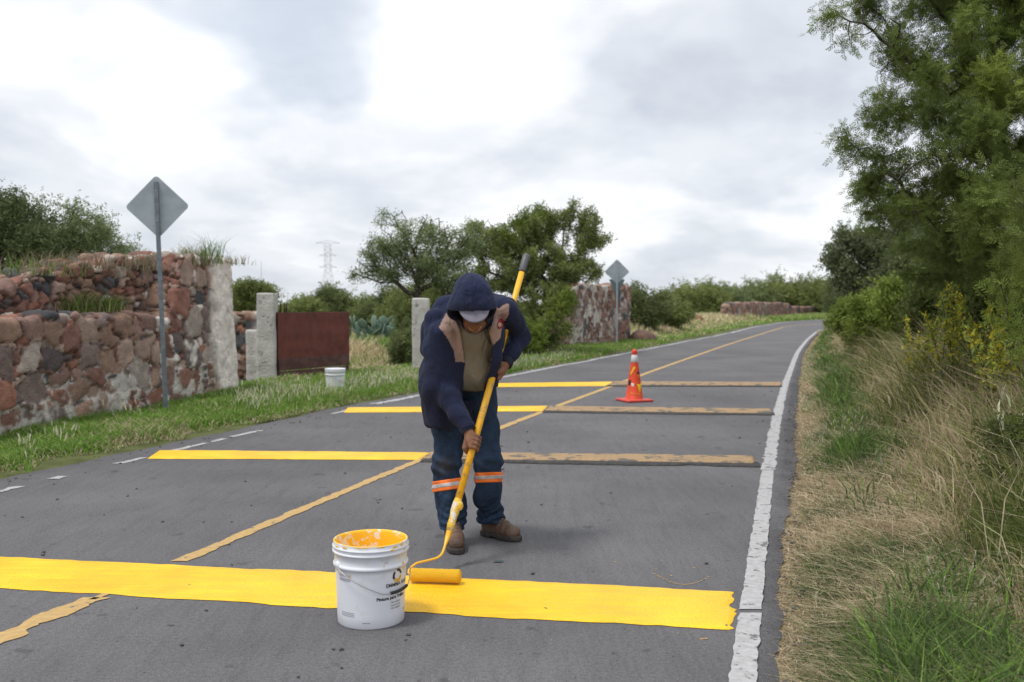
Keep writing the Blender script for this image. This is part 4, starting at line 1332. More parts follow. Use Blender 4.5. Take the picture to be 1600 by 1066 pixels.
# --- prickly pears behind the gate
M_nopal = mat('prickly_pear', (0.13, 0.20, 0.15), rough=0.6, var=0.15, vscale=3)
def pad_mesh(r=0.16):
    V, Q, T = lathe([(0.001, -r), (r * .5, -r * .9), (r * .85, -r * .5), (r, 0), (r * .8, r * .62), (r * .45, r * .92), (0.001, r)], 12)
    V = V * np.array([0.8, 0.16, 1.0]); return V, Q, T
for k, (px, Y, py0) in enumerate([(572, 27, 500), (600, 28, 505)]):
    b = base_at(px, Y); n = empty('prickly_pear', tuple(b)); tag(n, ['pale blue-green prickly pear behind the open edge of the red gate', 'second prickly pear, right of the taller pale one'][k], 'cactus', 'prickly pears behind the gate')
    r = np.random.default_rng(60 + k)
    tipz = P(px, py0, Y)[2]
    pads = [np.array([0, 0, 0.12, 0.0])]
    lst = [(np.array([dx, r.normal() * .1, 0.15]), dx * 0.5) for dx in (-0.45, -0.15, 0.15, 0.45)]
    while lst:
        p, a = lst.pop()
        if p[2] > tipz - 0.1 or abs(p[0]) > 0.75: continue
        v, q, t = pad_mesh(0.15 + 0.05 * r.random())
        c, s = math.cos(a), math.sin(a); z = r.random() * 3.1
        v = v @ np.array([[math.cos(z), math.sin(z), 0], [-math.sin(z), math.cos(z), 0], [0, 0, 1]])
        v = v + [0, 0, 0.15]; v = v @ np.array([[c, 0, -s], [0, 1, 0], [s, 0, c]])
        obj('pad', (v + p, q, t), M_nopal, n)
        tip = p + np.array([math.sin(a) * 0.27, r.normal() * 0.05, math.cos(a) * 0.27])
        for _ in range(r.integers(1, 3)): lst.append((tip, a + r.normal() * 0.5))
        if len(n.children) > 42: break
# --- right of the ruin and the distant tree line
def bush_far(px, Y, rx, rz, py, label, k, cols=OLIVE, n=4200, size=None):
    tree('thorn_bush', base_at(px, Y), [E(px, py, Y, rx, rz), E(px - rx * 700 / Y, py + 6, Y, rx * .7, rz * .7), E(px + rx * 700 / Y, py + 5, Y, rx * .7, rz * .75), E(px, (py + 500) / 2, Y, rx, rz)], label, 'bush', n_att=240, D=0.014 * Y ** 0.75, kill=0.022 * Y ** 0.75, inf=4,
         n_leaf=n, size=size or (0.0042 * Y), cols=cols, r_base=0.05, jit=0.0045 * Y, seed=70 + k, group='bushes on the skyline')
fb = [(1000, 40, 1.4, 0.6, 472, 'dark bush just right of the ruined wall', DARKG), (1040, 44, 1.1, 0.35, 486, 'low bush between the ruined wall and the boulder', OLIVE),
      (1085, 95, 3.2, 1.6, 466, 'bush on the skyline left of the distant wall', OLIVE), (1120, 100, 3.2, 1.5, 468, 'round bush over the left end of the distant wall', GREYG), (1165, 118, 4.2, 1.6, 471, 'bush in the dip of the skyline above the distant wall', DARKG),
      (1205, 122, 4.4, 2.4, 464, 'big bush above the middle of the distant wall', OLIVE), (1250, 125, 4.5, 2.2, 464, 'big bush above the right end of the distant wall', DARKG), (1295, 120, 4.2, 2.3, 464, 'bush where the distant wall meets the dark mesquite', OLIVE), (1345, 110, 4.2, 2.3, 464, 'bush behind the far bend, under the dark mesquite', DARKG)]
for k, (px, Y, rx, rz, py, lb, c) in enumerate(fb): bush_far(px, Y, rx, rz, py, lb, k, c)
tree('acacia_tree', base_at(1135, 105), [E(1135, 455, 105, 1.2, 0.3), E(1125, 462, 105, 1.4, 0.5)], 'tiny flat-topped acacia standing out of the distant skyline', trunk=[P(1135, 470, 105)], n_att=60, D=0.4, kill=0.6, n_leaf=500, size=0.4, cols=OLIVE, r_base=0.12, r_tip=0.03, jit=0.3, seed=90)

# green leafy bushes along the right verge
gb = [(1345, 18, 0.55, 0.30, 488, 'bright green leafy bush at the far end of the right verge'), (1385, 15.5, 0.55, 0.30, 478, 'bright green leafy bush before the dark mesquite'), (1425, 14, 0.5, 0.32, 462, 'green leafy bush in the middle of the right verge'), (1480, 12, 0.6, 0.40, 470, 'green bush behind the yellow flowering weeds'), (1560, 10, 0.65, 0.45, 470, 'green bush below the big leaning mesquite')]
for k, (px, Y, rx, rz, py, lb) in enumerate(gb):
    tree('leafy_bush', base_at(px, Y), [E(px, py, Y, rx, rz), E(px - 18, py + 16, Y, rx * .8, rz), E(px + 15, py + 22, Y, rx * .9, rz), E(px, py + 36, Y, rx * .8, rz * 0.8)], lb, 'bush', n_att=200, D=0.11, kill=0.18, n_leaf=3600, size=0.095,
         cols=YELG if k < 3 else (np.array((0.07, 0.10, 0.03)), np.array((0.14, 0.17, 0.045))), r_base=0.025, r_tip=0.004, jit=0.08, seed=100 + k, group='leafy bushes along the right verge')
tree('leafy_bush', base_at(1600, 5.6), [E(1600, 690, 5.6, 0.26, 0.22), E(1560, 740, 5.5, 0.18, 0.14), E(1590, 820, 5.2, 0.24, 0.2)], 'dark green weed bush at the lower right edge', 'bush', n_att=200, D=0.08, kill=0.13, leaf=T_CL, n_leaf=2200, size=0.05, cols=(np.array((0.07, 0.09, 0.03)), np.array((0.13, 0.16, 0.045))), r_base=0.02, r_tip=0.003, jit=0.05, seed=110)

# yellow flowering weeds
def weed_spike(px, py, Y, label, k, h=None):
    b = base_at(px, Y); top = P(px, py, Y)[2]; r = np.random.default_rng(200 + k)
    t = empty('flowering_weed', tuple(b)); tag(t, label, 'weed', 'yellow flowering weeds on the right verge')
    ns = 6; st, fp, fd, lp, ld = [], [], [], [], []
    H = top - b[2]
    for s in range(ns):
        a = r.normal(size=2) * 0.05; e = r.normal(size=2) * 0.10
        hh = H * (0.75 + 0.3 * r.random())
        pts = np.array([[a[0] + e[0] * q * q, a[1] + e[1] * q * q, hh * q] for q in np.linspace(0, 1, 7)])
        st.append(tube(pts, np.linspace(0.006, 0.002, 7), 4))
        m = 100
        q = 0.55 + 0.45 * r.random(m)
        fp.append(np.stack([np.interp(q, np.linspace(0, 1, 7), pts[:, i]) for i in range(3)], 1) + r.normal(size=(m, 3)) * 0.022 * (1.3 - q)[:, None] * 2)
        m2 = 34; q = 0.15 + 0.8 * r.random(m2)
        lp.append(np.stack([np.interp(q, np.linspace(0, 1, 7), pts[:, i]) for i in range(3)], 1))
    obj('stems', join(st), M_bark, t)
    fp = np.concatenate(fp); lp = np.concatenate(lp)
    fc = np.array((0.62, 0.55, 0.06)) * (0.6 + 0.6 * r.random((len(fp), 1)))
    mixg = r.random((len(fp), 1)) < 0.35; fc = np.where(mixg, np.array([[0.34, 0.42, 0.08]]), fc)
    V, T, C = scatter(*t_leaf(0.5), fp, r.normal(size=fp.shape) + [0, 0, .6], 0.03 + 0.02 * r.random(len(fp)), r.random(len(fp)) * 6, fc)
    new_mesh('blossom', V, tris=T, mat=M_leaf, parent=t, cols=C)
    V, T, C = scatter(*t_leaf(0.3), lp, r.normal(size=lp.shape) + [0, 0, .3], 0.06 + 0.04 * r.random(len(lp)), r.random(len(lp)) * 6, np.array([[0.20, 0.26, 0.07]]) * (0.6 + 0.7 * r.random((len(lp), 1))))
    new_mesh('leaves', V, tris=T, mat=M_leaf, parent=t, cols=C)
weed_spike(1478, 445, 8.6, 'tallest yellow flowering weed, in the middle of the right verge', 1)
weed_spike(1548, 455, 8.0, 'yellow flowering weed right of the tallest one', 2)
weed_spike(1435, 500, 9.5, 'short yellow flowering weed left of the tallest one', 3)
weed_spike(1560, 490, 7.4, 'greenish flowering weed at the foot of the right flowering one', 4)

# ------------------------------------------------------------------ grasses
def blades(name, x, y, h, w, lean, cols, label, seed=1, curl=0.5, z0=None, cat=None, bend_dir=None, parent=None, kindtag=True):
    r = np.random.default_rng(seed); n = len(x)
    z = terrain(x, y) - 0.01 if z0 is None else z0
    a = r.random(n) * 2 * np.pi if bend_dir is None else bend_dir + r.normal(size=n) * 0.7
    d = np.stack([np.cos(a), np.sin(a)], 1)
    f = r.random(n) * np.pi
    s = np.stack([np.cos(f), np.sin(f)], 1) * (w / 2)[:, None]
    L = lean * (0.4 + 1.2 * r.random(n)) * h
    V = np.zeros((n, 5, 3))
    B = np.stack([x, y, z], 1)
    V[:, 0] = B; V[:, 1] = B; V[:, 0, :2] -= s; V[:, 1, :2] += s
    k1 = 0.55
    M = B.copy(); M[:, :2] += d * (L * 0.30)[:, None]; M[:, 2] += h * k1
    V[:, 2] = M; V[:, 3] = M; V[:, 2, :2] -= s * 0.75; V[:, 3, :2] += s * 0.75
    Tp = B.copy(); Tp[:, :2] += d * L[:, None]; Tp[:, 2] += h * (1 - 0.35 * np.minimum(lean, 1))
    V[:, 4] = Tp
    T = np.array([[0, 1, 3], [0, 3, 2], [2, 3, 4]])[None] + (np.arange(n) * 5)[:, None, None]
    C = np.repeat(cols, 5, 0)
    o = new_mesh(name, V.reshape(-1, 3), tris=T.reshape(-1, 3), mat=M_grass, cols=np.clip(C, 0, 1), parent=parent)
    if kindtag: tag(o, label, cat or 'grass', kind='stuff')
    return o


def sampleY(n, y0, y1, r, p=1.0):
    """more points near the camera, so that the density seen stays even"""
    t = r.random(n)
    if p == 1.0: return y0 * (y1 / y0) ** t
    return (y0 ** (1 - p) + t * (y1 ** (1 - p) - y0 ** (1 - p))) ** (1 / (1 - p))


def pick(cols, n, r, mixn=None):
    c = np.asarray(cols); i = r.integers(0, len(c), n) if mixn is None else np.clip((mixn * len(c)).astype(int), 0, len(c) - 1)
    return c[i] * (0.65 + 0.7 * r.random((n, 1)))


GREEN = np.array([(0.17, 0.31, 0.05), (0.22, 0.38, 0.065), (0.14, 0.26, 0.05), (0.29, 0.39, 0.11)])
DEEPG = np.array([(0.075, 0.125, 0.045), (0.10, 0.155, 0.05), (0.14, 0.185, 0.065)])
STRAW = np.array([(0.62, 0.52, 0.36), (0.52, 0.43, 0.28), (0.70, 0.61, 0.44), (0.42, 0.33, 0.21)])
TAN = np.array([(0.58, 0.47, 0.33), (0.66, 0.54, 0.40), (0.48, 0.37, 0.26), (0.56, 0.48, 0.28), (0.38, 0.37, 0.17)])
PALE = np.array([(0.62, 0.62, 0.46), (0.70, 0.69, 0.53), (0.54, 0.55, 0.38)])

r = np.random.default_rng(5)
# left verge: short lush grass between the asphalt and the wall
n = 90000
y = sampleY(n, 5.0, 34, r, 1.3)
width = np.where(y < 14.5, (XL(y) - 0.45) - (WA[0] + (y - WA[1]) * wd[0] / wd[1]), 2.6 + 0.0 * y)
u = r.random(n) ** 1.0
x = XL(y) - 0.42 - 0.25 * sstep(14, 6, y) + 0.12 * vnoise(np.stack([y, y * 0], 1), 2.3, 7) - u * np.maximum(width, 0.3)
x += 0.22 * sstep(15, 18, y)
nz = fbm(np.stack([x, y], 1), 1.1, 3, 8)
edge = sstep(0.0, 0.16, u)
h = (0.035 + 0.085 * edge) * (0.7 + 0.6 * r.random(n)) * (1 + 0.6 * nz) + 0.05 * sstep(0.7, 1, u)
c = pick(GREEN, n, r); dry = (r.random(n) < 0.09 + 0.45 * (1 - edge) + 0.28 * sstep(0.1, 0.5, nz))
c = np.where(dry[:, None], pick(STRAW, n, r) * 0.9, c)
blades('verge_grass', x, y, h, 0.006 + 0.0009 * y, np.full(n, 0.55), c, 'short lush green grass along the foot of the left walls', 1)
# field around and behind the gate, strip along the far left side
n = 60000
y = sampleY(n, 14.6, 60, r, 1.2); px = 340 + 700 * r.random(n)
x = (px - 800) / FPX * y
ok = (x < XL(y) - 0.35); x, y = x[ok], y[ok]; n = len(x)
ok2 = ~((np.abs(y - 16.15) < 0.3) & (x < -3.9)); x, y = x[ok2], y[ok2]; n = len(x)
nz = fbm(np.stack([x, y], 1), 0.35, 3, 12)
dist = XL(y) - x
tall = sstep(19.5, 24, y) * sstep(3.5, 6, dist)
h = 0.06 + 0.45 * tall * (0.6 + 0.6 * r.random(n)) + 0.04 * r.random(n)
g2_ = G(524, 612); h = h * (0.35 + 0.65 * sstep(0.3, 0.9, np.hypot(x - g2_[0], y - g2_[1])))
gmix = sstep(-0.2, 0.25, nz + 0.35 * (1 - tall) - 0.1 * (dist > 2.2) + 0.4 * r.random(n) - 0.28)
c = np.where((r.random(n) < gmix)[:, None], pick(GREEN, n, r), pick(TAN, n, r) * 1.15)
blades('field_grass', x, y, h, 0.008 + 0.0011 * y, np.full(n, 0.4), c, 'mixed green and tan grass around the gateway and beyond it', 2)
# tall pale dry grass beyond the ruin on the left of the far road
n = 26000
y = sampleY(n, 34, 75, r, 1.2); dist = 0.8 + 9 * r.random(n)
x = XL(y) - dist
h = (0.15 + 0.55 * sstep(1.5, 3.5, dist)) * (0.6 + 0.7 * r.random(n))
nz = fbm(np.stack([x, y], 1), 0.3, 3, 14)
c = np.where((r.random(n) < 0.8 - 0.55 * sstep(1.0, 2.6, dist) - 0.3 * nz)[:, None], pick(GREEN, n, r) * 1.1, pick(TAN, n, r) * 1.2)
blades('field_grass', x, y, h, 0.02 + 0.0011 * y, np.full(n, 0.4), c, 'tall pale dry grass between the ruined wall and the distant wall', 3)
n = 16000
y = sampleY(n, 75, 150, r, 1.2); dist = 0.6 + 14 * r.random(n) ** 1.5
x = XL(y) - dist
c = np.where((r.random(n) < 0.75)[:, None], pick(GREEN, n, r) * 1.1, pick(TAN, n, r))
blades('verge_grass', x, y, 0.25 + 0.2 * r.random(n), 0.10 + 0 * y, np.full(n, 0.4), c, 'green grass at the foot of the distant wall', 4)

# right verge
def right_xy(n, y0, y1, u0, u1, r, p=1.3, pu=1.0):
    y = sampleY(n, y0, y1, r, p); u = u0 + (u1 - u0) * r.random(n) ** pu
    return road_right(y) + u, y, u
# matted straw against the asphalt edge
n = 105000
x, y, u = right_xy(n, 2.2, 30, -0.14, 1.0, r, 1.5, 1.5)
c = pick(STRAW, n, r); nz = fbm(np.stack([x, y], 1), 1.5, 3, 21)
c = np.where((r.random(n) < 0.10 + 0.5 * sstep(0.0, 0.4, nz))[:, None] & (u > 0.1)[:, None], pick(DEEPG, n, r), c)
h = (0.045 + 0.12 * sstep(0, 0.6, u)) * (0.5 + r.random(n))
blades('dry_grass', x, y, h, 0.0035 + 0.0008 * y, np.full(n, 1.5), c, 'matted straw-coloured grass along the right edge of the asphalt', 5)
# green tufts
n = 56000
x, y, u = right_xy(n, 2.2, 40, 0.22, 1.7, r, 1.5, 1.0)
nz = fbm(np.stack([x, y], 1), 1.0, 3, 23)
keep = nz + 0.38 * np.exp(-((u - 0.65) / 0.35) ** 2) + 0.25 * sstep(6, 3.5, y) + 0.12 * r.normal(size=n) > 0.24
x, y, u, nz = x[keep], y[keep], u[keep], nz[keep]; n = len(x)
c = np.where((r.random(n) < 0.75)[:, None], pick(DEEPG, n, r), pick(GREEN, n, r))
h = (0.16 + 0.22 * r.random(n)) * (0.8 + 0.8 * np.clip(nz, 0, 1)) * sstep(0.1, 0.5, u)
blades('green_grass', x, y, h + 0.05, (0.004 + 0.0008 * y) * (0.7 + 1.4 * r.random(n) ** 3), np.full(n, 0.55), c, 'long green grass tufts on the right verge', 6)
# tall tan weeds mass
n = 190000
x, y, u = right_xy(n, 2.0, 45, 0.55, 7.0, r, 1.35, 1.0)
ok = (x / y < 0.62); x, y, u = x[ok], y[ok], u[ok]; n = len(x)
nz = fbm(np.stack([x, y], 1), 0.55, 3, 25); nz2 = fbm(np.stack([x, y], 1), 1.6, 2, 26)
green = sstep(0.05, 0.4, nz * 1.0 + 0.4 * nz2 + 0.35 * sstep(1.0, 2.0, u) * sstep(6.5, 4, y))
isg = r.random(n) < 0.20 + green * 0.6 + 0.2 * sstep(7, 4, y)
c = np.where(isg[:, None], pick(np.array([(0.13, 0.16, 0.05), (0.21, 0.24, 0.07), (0.12, 0.155, 0.045), (0.26, 0.26, 0.10)]), n, r), pick(TAN, n, r) * (1 - 0.30 * sstep(1.0, 1.8, u) * sstep(9, 5, y))[:, None])
hh = (0.14 + 0.90 * sstep(0.5, 1.7, u) * (0.85 + 0.4 * nz2)) * (0.5 + 0.7 * r.random(n)) * (1 - 0.45 * sstep(7, 4, y))
blades('tall_weeds', x, y, hh, (0.0035 + 0.0010 * y) * (0.7 + 1.3 * r.random(n) ** 3), 0.3 + 0.9 * r.random(n) ** 1.5, c, 'tall tangled tan and green weeds covering the right bank', 7)
# thin leaning dead stalks
n = 2600
x, y, u = right_xy(n, 3.2, 25, 0.9, 6, r, 1.2, 0.9)
c = pick(STRAW, n, r) * 1.1
blades('dead_stalks', x, y, 0.3 + 0.5 * r.random(n), 0.004 + 0.0006 * y, 0.3 + 0.7 * r.random(n), c, 'thin bleached dead stalks leaning among the weeds', 8)
# small leafy ground herbs on the bank
n = 26000
x, y, u = right_xy(n, 2.2, 20, 0.6, 5, r, 1.4, 0.9)
nz = fbm(np.stack([x, y], 1), 0.8, 3, 29); k_ = nz > 0.02; x, y, u = x[k_], y[k_], u[k_]; n = len(x)
pos = np.stack([x, y, terrain(x, y) + 0.05 + 0.42 * r.random(n) * sstep(0.9, 2.2, u)], 1)
V, T, C = scatter(*T_CL5, pos, r.normal(size=(n, 3)) + [0, 0, .5], 0.03 + 0.03 * r.random(n), r.random(n) * 6, pick(np.array([(0.07, 0.10, 0.03), (0.12, 0.15, 0.04), (0.16, 0.15, 0.06)]), n, r))
o = new_mesh('leafy_herbs', V, tris=T, mat=M_leaf, cols=C); tag(o, 'small leafy herbs tangled through the weeds of the right bank', 'herbs', kind='stuff')

# feathery seed heads
def plumes(x, y, h, size, cols, label, seed, lean=0.25, name='feather_grass'):
    r = np.random.default_rng(seed); n = len(x); z = terrain(x, y)
    a = r.random(n) * 6.28; d = np.stack([np.cos(a) * lean, np.sin(a) * lean, np.ones(n)], 1)
    tip = np.stack([x, y, z], 1) + norm(d) * h[:, None]
    k = 9; V = []; T = []
    # a plume: narrow bristles fanned round the stalk end
    for i in range(k):
        t = i / k; an = i * 2.4
        b0 = np.array([0, t * 0.7, 0]); dd = norm(np.array([math.cos(an) * 0.35, 1.0, math.sin(an) * 0.35]))
        e = b0 + dd * 0.42; s = np.array([math.sin(an), 0, -math.cos(an)]) * 0.055
        j = len(V); V += [b0 - s, b0 + s, e]; T.append([j, j + 1, j + 2])
    V0, T0 = np.array(V), np.array(T)
    V, T, C = scatter(V0, T0, tip, norm(d) + r.normal(size=(n, 3)) * 0.15, size * (0.7 + 0.6 * r.random(n)), r.random(n) * 6, pick(cols, n, r))
    # stalks
    base = np.stack([x, y, z], 1); w = 0.0014 + 0.0003 * y
    off = np.stack([w, w * 0, w * 0], 1)
    SV = np.stack([base - off, base + off, tip], 1).reshape(-1, 3)
    ST = np.arange(n * 3).reshape(-1, 3) + len(V)
    SC = np.repeat(pick(GREEN, n, r), 3, 0)
    o = new_mesh(name, np.concatenate([V, SV]), tris=np.concatenate([T, ST]), mat=M_grass, cols=np.clip(np.concatenate([C, SC]), 0, 1))
    tag(o, label, 'grass', kind='stuff')
def patches(n, spots, r):
    s = np.array(spots); i = r.integers(0, len(s), n)
    px = s[i, 0] + s[i, 2] * r.normal(size=n); py = s[i, 1] + s[i, 3] * r.normal(size=n)
    g = np.array([G(a, max(b, 500)) for a, b in zip(px, py)])
    return g[:, 0], g[:, 1]
x, y = patches(950, [(420, 640, 28, 7), (470, 632, 28, 7), (520, 624, 28, 5), (560, 617, 22, 4), (600, 610, 22, 4), (640, 603, 18, 4), (395, 650, 18, 7), (600, 620, 20, 3)], r)
k_ = (x < XL(y) - 0.45) & ~((np.abs(x / y - g2_[0] / g2_[1]) < 0.016) & (y < g2_[1] + .3) & (y > g2_[1] - 0.9)); x, y = x[k_], y[k_]
plumes(x, y, 0.12 + 0.12 * r.random(len(x)), np.full(len(x), 0.062), PALE, 'cream feathery seed heads beside the road below the gate', 61)
x, y = patches(700, [(845, 572, 30, 2), (900, 565, 25, 2), (800, 579, 15, 2), (1160, 512, 20, 1)], r)
k_ = x < XL(y) - 0.35; x, y = x[k_], y[k_]
plumes(x, y, 0.08 + 0.10 * r.random(len(x)), np.full(len(x), 0.09), PALE * 0.85, 'pale seed heads along the road edge beside the painter', 62)
x, y = patches(46, [(88, 712, 14, 3), (200, 668, 18, 3), (45, 735, 4, 2)], r)
plumes(x, y, 0.12 + 0.12 * r.random(len(x)), np.full(len(x), 0.07), PALE, 'few cream seed heads in the grass before the left wall', 63)
n = 2600
x, y, u = right_xy(n, 3.6, 26, 0.05, 0.75, r, 1.4, 1.0)
nz = vnoise(np.stack([x, y], 1), 0.9, 33); k_ = nz > -0.1; x, y, u = x[k_], y[k_], u[k_]
plumes(x, y, 0.08 + 0.20 * sstep(0, .5, u) * r.random(len(x)), np.full(len(x), 0.045), PALE * 0.85, 'bleached feathery seed heads leaning over the right asphalt edge', 64, lean=0.5)
x, y = patches(9, [(1590, 830, 6, 8), (1575, 800, 3, 3)], r)
plumes(x, y, 0.45 + 0.1 * r.random(len(x)), np.full(len(x), 0.10), PALE, 'few pale seed heads at the lower right edge', 65)

# tufts growing on the walls
def tuft(px, py, Y, n, h, w, cols, label, k, spread=0.12):
    p = P(px, py, Y); r = np.random.default_rng(300 + k)
    x = p[0] + r.normal(size=n) * spread; y = p[1] + r.normal(size=n) * spread * 1.6
    blades('wall_grass', x, y, h * (0.4 + 0.8 * r.random(n)), np.full(n, w), np.full(n, 0.55), pick(cols, n, r), label, 300 + k, z0=np.full(n, p[2] - 0.03), kindtag=False)
    tag(col.objects[-1], label, 'grass tuft', 'tufts growing on the ruined wall')
tuft(345, 410, 13.9, 240, 0.17, 0.010, TAN * 0.55, 'dry tuft on the whitewashed end of the big wall', 1, 0.16)
tuft(300, 412, 13.2, 300, 0.32, 0.010, np.concatenate([GREEN[:2] * .7, TAN[:3] * .5]), 'tall mixed tuft on the wall just right of the near sign', 2, 0.13)
tuft(325, 409, 13.5, 110, 0.48, 0.009, GREEN * 0.5, 'thin green stalks standing highest on the wall top', 3, 0.14)
tuft(150, 418, 11.7, 420, 0.26, 0.009, TAN * 0.45, 'wide dry golden tuft on the upper tier of the wall', 4, 0.34)
tuft(215, 412, 12.4, 220, 0.2, 0.010, TAN * 0.45, 'small dry tuft left of the near sign on the wall top', 5, 0.14)
tuft(60, 428, 10.8, 260, 0.26, 0.010, np.concatenate([GREEN[:2] * .6, TAN[:2] * .45]), 'greenish tuft near the left end of the wall top', 6, 0.2)
tuft(135, 484, 11.1, 380, 0.30, 0.009, np.concatenate([GREEN * 0.45, TAN[3:] * .6]), 'green tuft rooted on the ledge of the wall', 7, 0.13)
tuft(175, 482, 11.5, 160, 0.22, 0.009, GREEN * 0.5, 'smaller green tuft on the ledge, nearer the sign', 8, 0.08)
# ================================================================== TRAFFIC CONE
cb = G(991, 627)
cone_o = empty('traffic_cone', tuple(cb)); tag(cone_o, 'orange traffic cone with white collar and yellow and black scraps, standing on the road', 'traffic cone')
M_or = mat('cone_orange', (0.80, 0.075, 0.02), rough=0.45, var=0.08, vscale=8, dirt=(0.45, 0.06, 0.03), dscale=9, damt=0.6)
CHH = 0.72
bs_ = rounded_poly([(-0.2, -0.2), (0.2, -0.2), (0.2, 0.2), (-0.2, 0.2)], 0.03)
k = len(bs_)
def slab_ring(poly, levels):
    V = np.concatenate([np.concatenate([poly * s, np.full((len(poly), 1), z)], 1) for s, z in levels]); n = len(poly)
    V = np.concatenate([V, [[0, 0, levels[0][1]], [0, 0, levels[-1][1]]]])
    i = np.arange(n); i2 = (i + 1) % n
    Q = np.concatenate([np.stack([m * n + i, m * n + i2, (m + 1) * n + i2, (m + 1) * n + i], 1) for m in range(len(levels) - 1)])
    e = len(levels) * n
    T = np.concatenate([np.stack([i2, i, np.full(n, e)], 1), np.stack([e - n + i, e - n + i2, np.full(n, e + 1)], 1)])
    return V, Q, T
o = obj('base', slab_ring(bs_, [(0.97, 0.004), (1.0, 0.012), (1.0, 0.026), (0.96, 0.034), (0.62, 0.042)]), mat('cone_base_red', (0.62, 0.07, 0.045), rough=0.5, dirt=(0.3, 0.05, 0.04), dscale=8, damt=0.5), cone_o, smooth=False); o.rotation_euler = (0, 0, 0.38)
def cr(z): return 0.124 - (0.124 - 0.034) * (z - 0.04) / (CHH - 0.10)
obj('shell', lathe([(0.133, 0.036), (cr(0.05), 0.05), (cr(0.3), 0.3), (cr(0.55), 0.55), (cr(0.66), 0.66), (0.026, 0.672), (0.018, 0.668)], 40), M_or, cone_o)
obj('reflective_collar', lathe([(cr(0.545) + .0005, 0.545), (cr(0.547) + .003, 0.547), (cr(0.64) + .003, 0.64), (cr(0.642) + .0005, 0.642)], 40), mat('collar_white', (0.62, 0.64, 0.66), rough=0.4, dirt=(0.45, 0.5, 0.55), dscale=20, damt=0.6), cone_o)
obj('tip', lathe([(0.030, 0.655), (0.036, 0.66), (0.036, 0.70), (0.030, 0.715), (0.012, 0.722), (0.001, 0.722)], 30), M_or, cone_o)
def sticker(pts, z0, sc, a0, m, name):
    """flat scrap wrapped on the cone: pts are (angle-ish metres, height) outline round a centre"""
    pts = np.array(pts, float); n = len(pts); c = pts.mean(0)
    P2 = np.concatenate([pts, (pts + c) / 2, [c]]) * sc
    z = z0 + P2[:, 1]; R = np.array([cr(t) for t in z]) + 0.004
    a = a0 + P2[:, 0] / R
    V = np.stack([R * np.sin(a), -R * np.cos(a), z], 1)
    i = np.arange(n); i2 = (i + 1) % n
    T = np.concatenate([np.stack([i, i2, n + i2], 1), np.stack([i, n + i2, n + i], 1), np.stack([n + i, n + i2, np.full(n, 2 * n)], 1)])
    obj(name, (V, np.zeros((0, 4), int), T), m, cone_o, smooth=False)
my = mat('scrap_yellow', (0.85, 0.62, 0.01), rough=0.5); mk = mat('scrap_black', (0.015, 0.015, 0.017), rough=0.6); mw = mat('scrap_white', (0.75, 0.7, 0.65), rough=0.5); mo = mat('scrap_amber', (0.75, 0.24, 0.02), rough=0.5)
sticker([(-.045, -.05), (-.03, -.055), (.03, .04), (.02, .055), (.0, .045)], 0.43, 1.0, -0.35, my, 'sticker')
sticker([(-.03, .05), (.05, .055), (.045, .0), (.01, -.07), (-.01, -.03)], 0.20, 1.0, 0.55, my, 'sticker')
sticker([(-.075, .012), (.08, -.01), (.08, -.035), (-.07, -.015)], 0.125, 1.0, 0.0, mo, 'sticker')
sticker([(-.02, .05), (.03, .02), (.035, -.03), (.0, -.0)], 0.345, 0.8, 0.5, mo, 'sticker')
sticker([(-.03, .02), (.03, .025), (.035, -.015), (-.01, -.02)], 0.395, 0.8, 0.62, mk, 'sticker')
sticker([(-.03, .04), (.03, .03), (.025, -.04), (-.02, -.05)], 0.27, 0.9, -0.95, mk, 'sticker')
sticker([(-.025, .03), (.03, .02), (.02, -.03), (-.02, -.02)], 0.235, 0.8, -0.38, mw, 'sticker')

# ================================================================== PAINT BUCKETS
M_pail = mat('white_plastic', (0.76, 0.775, 0.83), rough=0.38, var=0.02, vscale=5, dirt=(0.60, 0.57, 0.50), dscale=18, damt=0.5, thr=(0.58, 0.72))
M_pail_in = mat('paint_coated_plastic', (0.90, 0.53, 0.02), rough=0.45, dirt=(0.80, 0.74, 0.62), dscale=14, damt=1.0, thr=(0.53, 0.55))
M_paint = mat('wet_yellow_paint', (0.93, 0.52, 0.01), rough=0.18)
M_wire = mat('bail_wire', (0.42, 0.42, 0.42), rough=0.4, metal=0.6)
M_blk = mat('black_plastic', (0.012, 0.012, 0.013), rough=0.45)


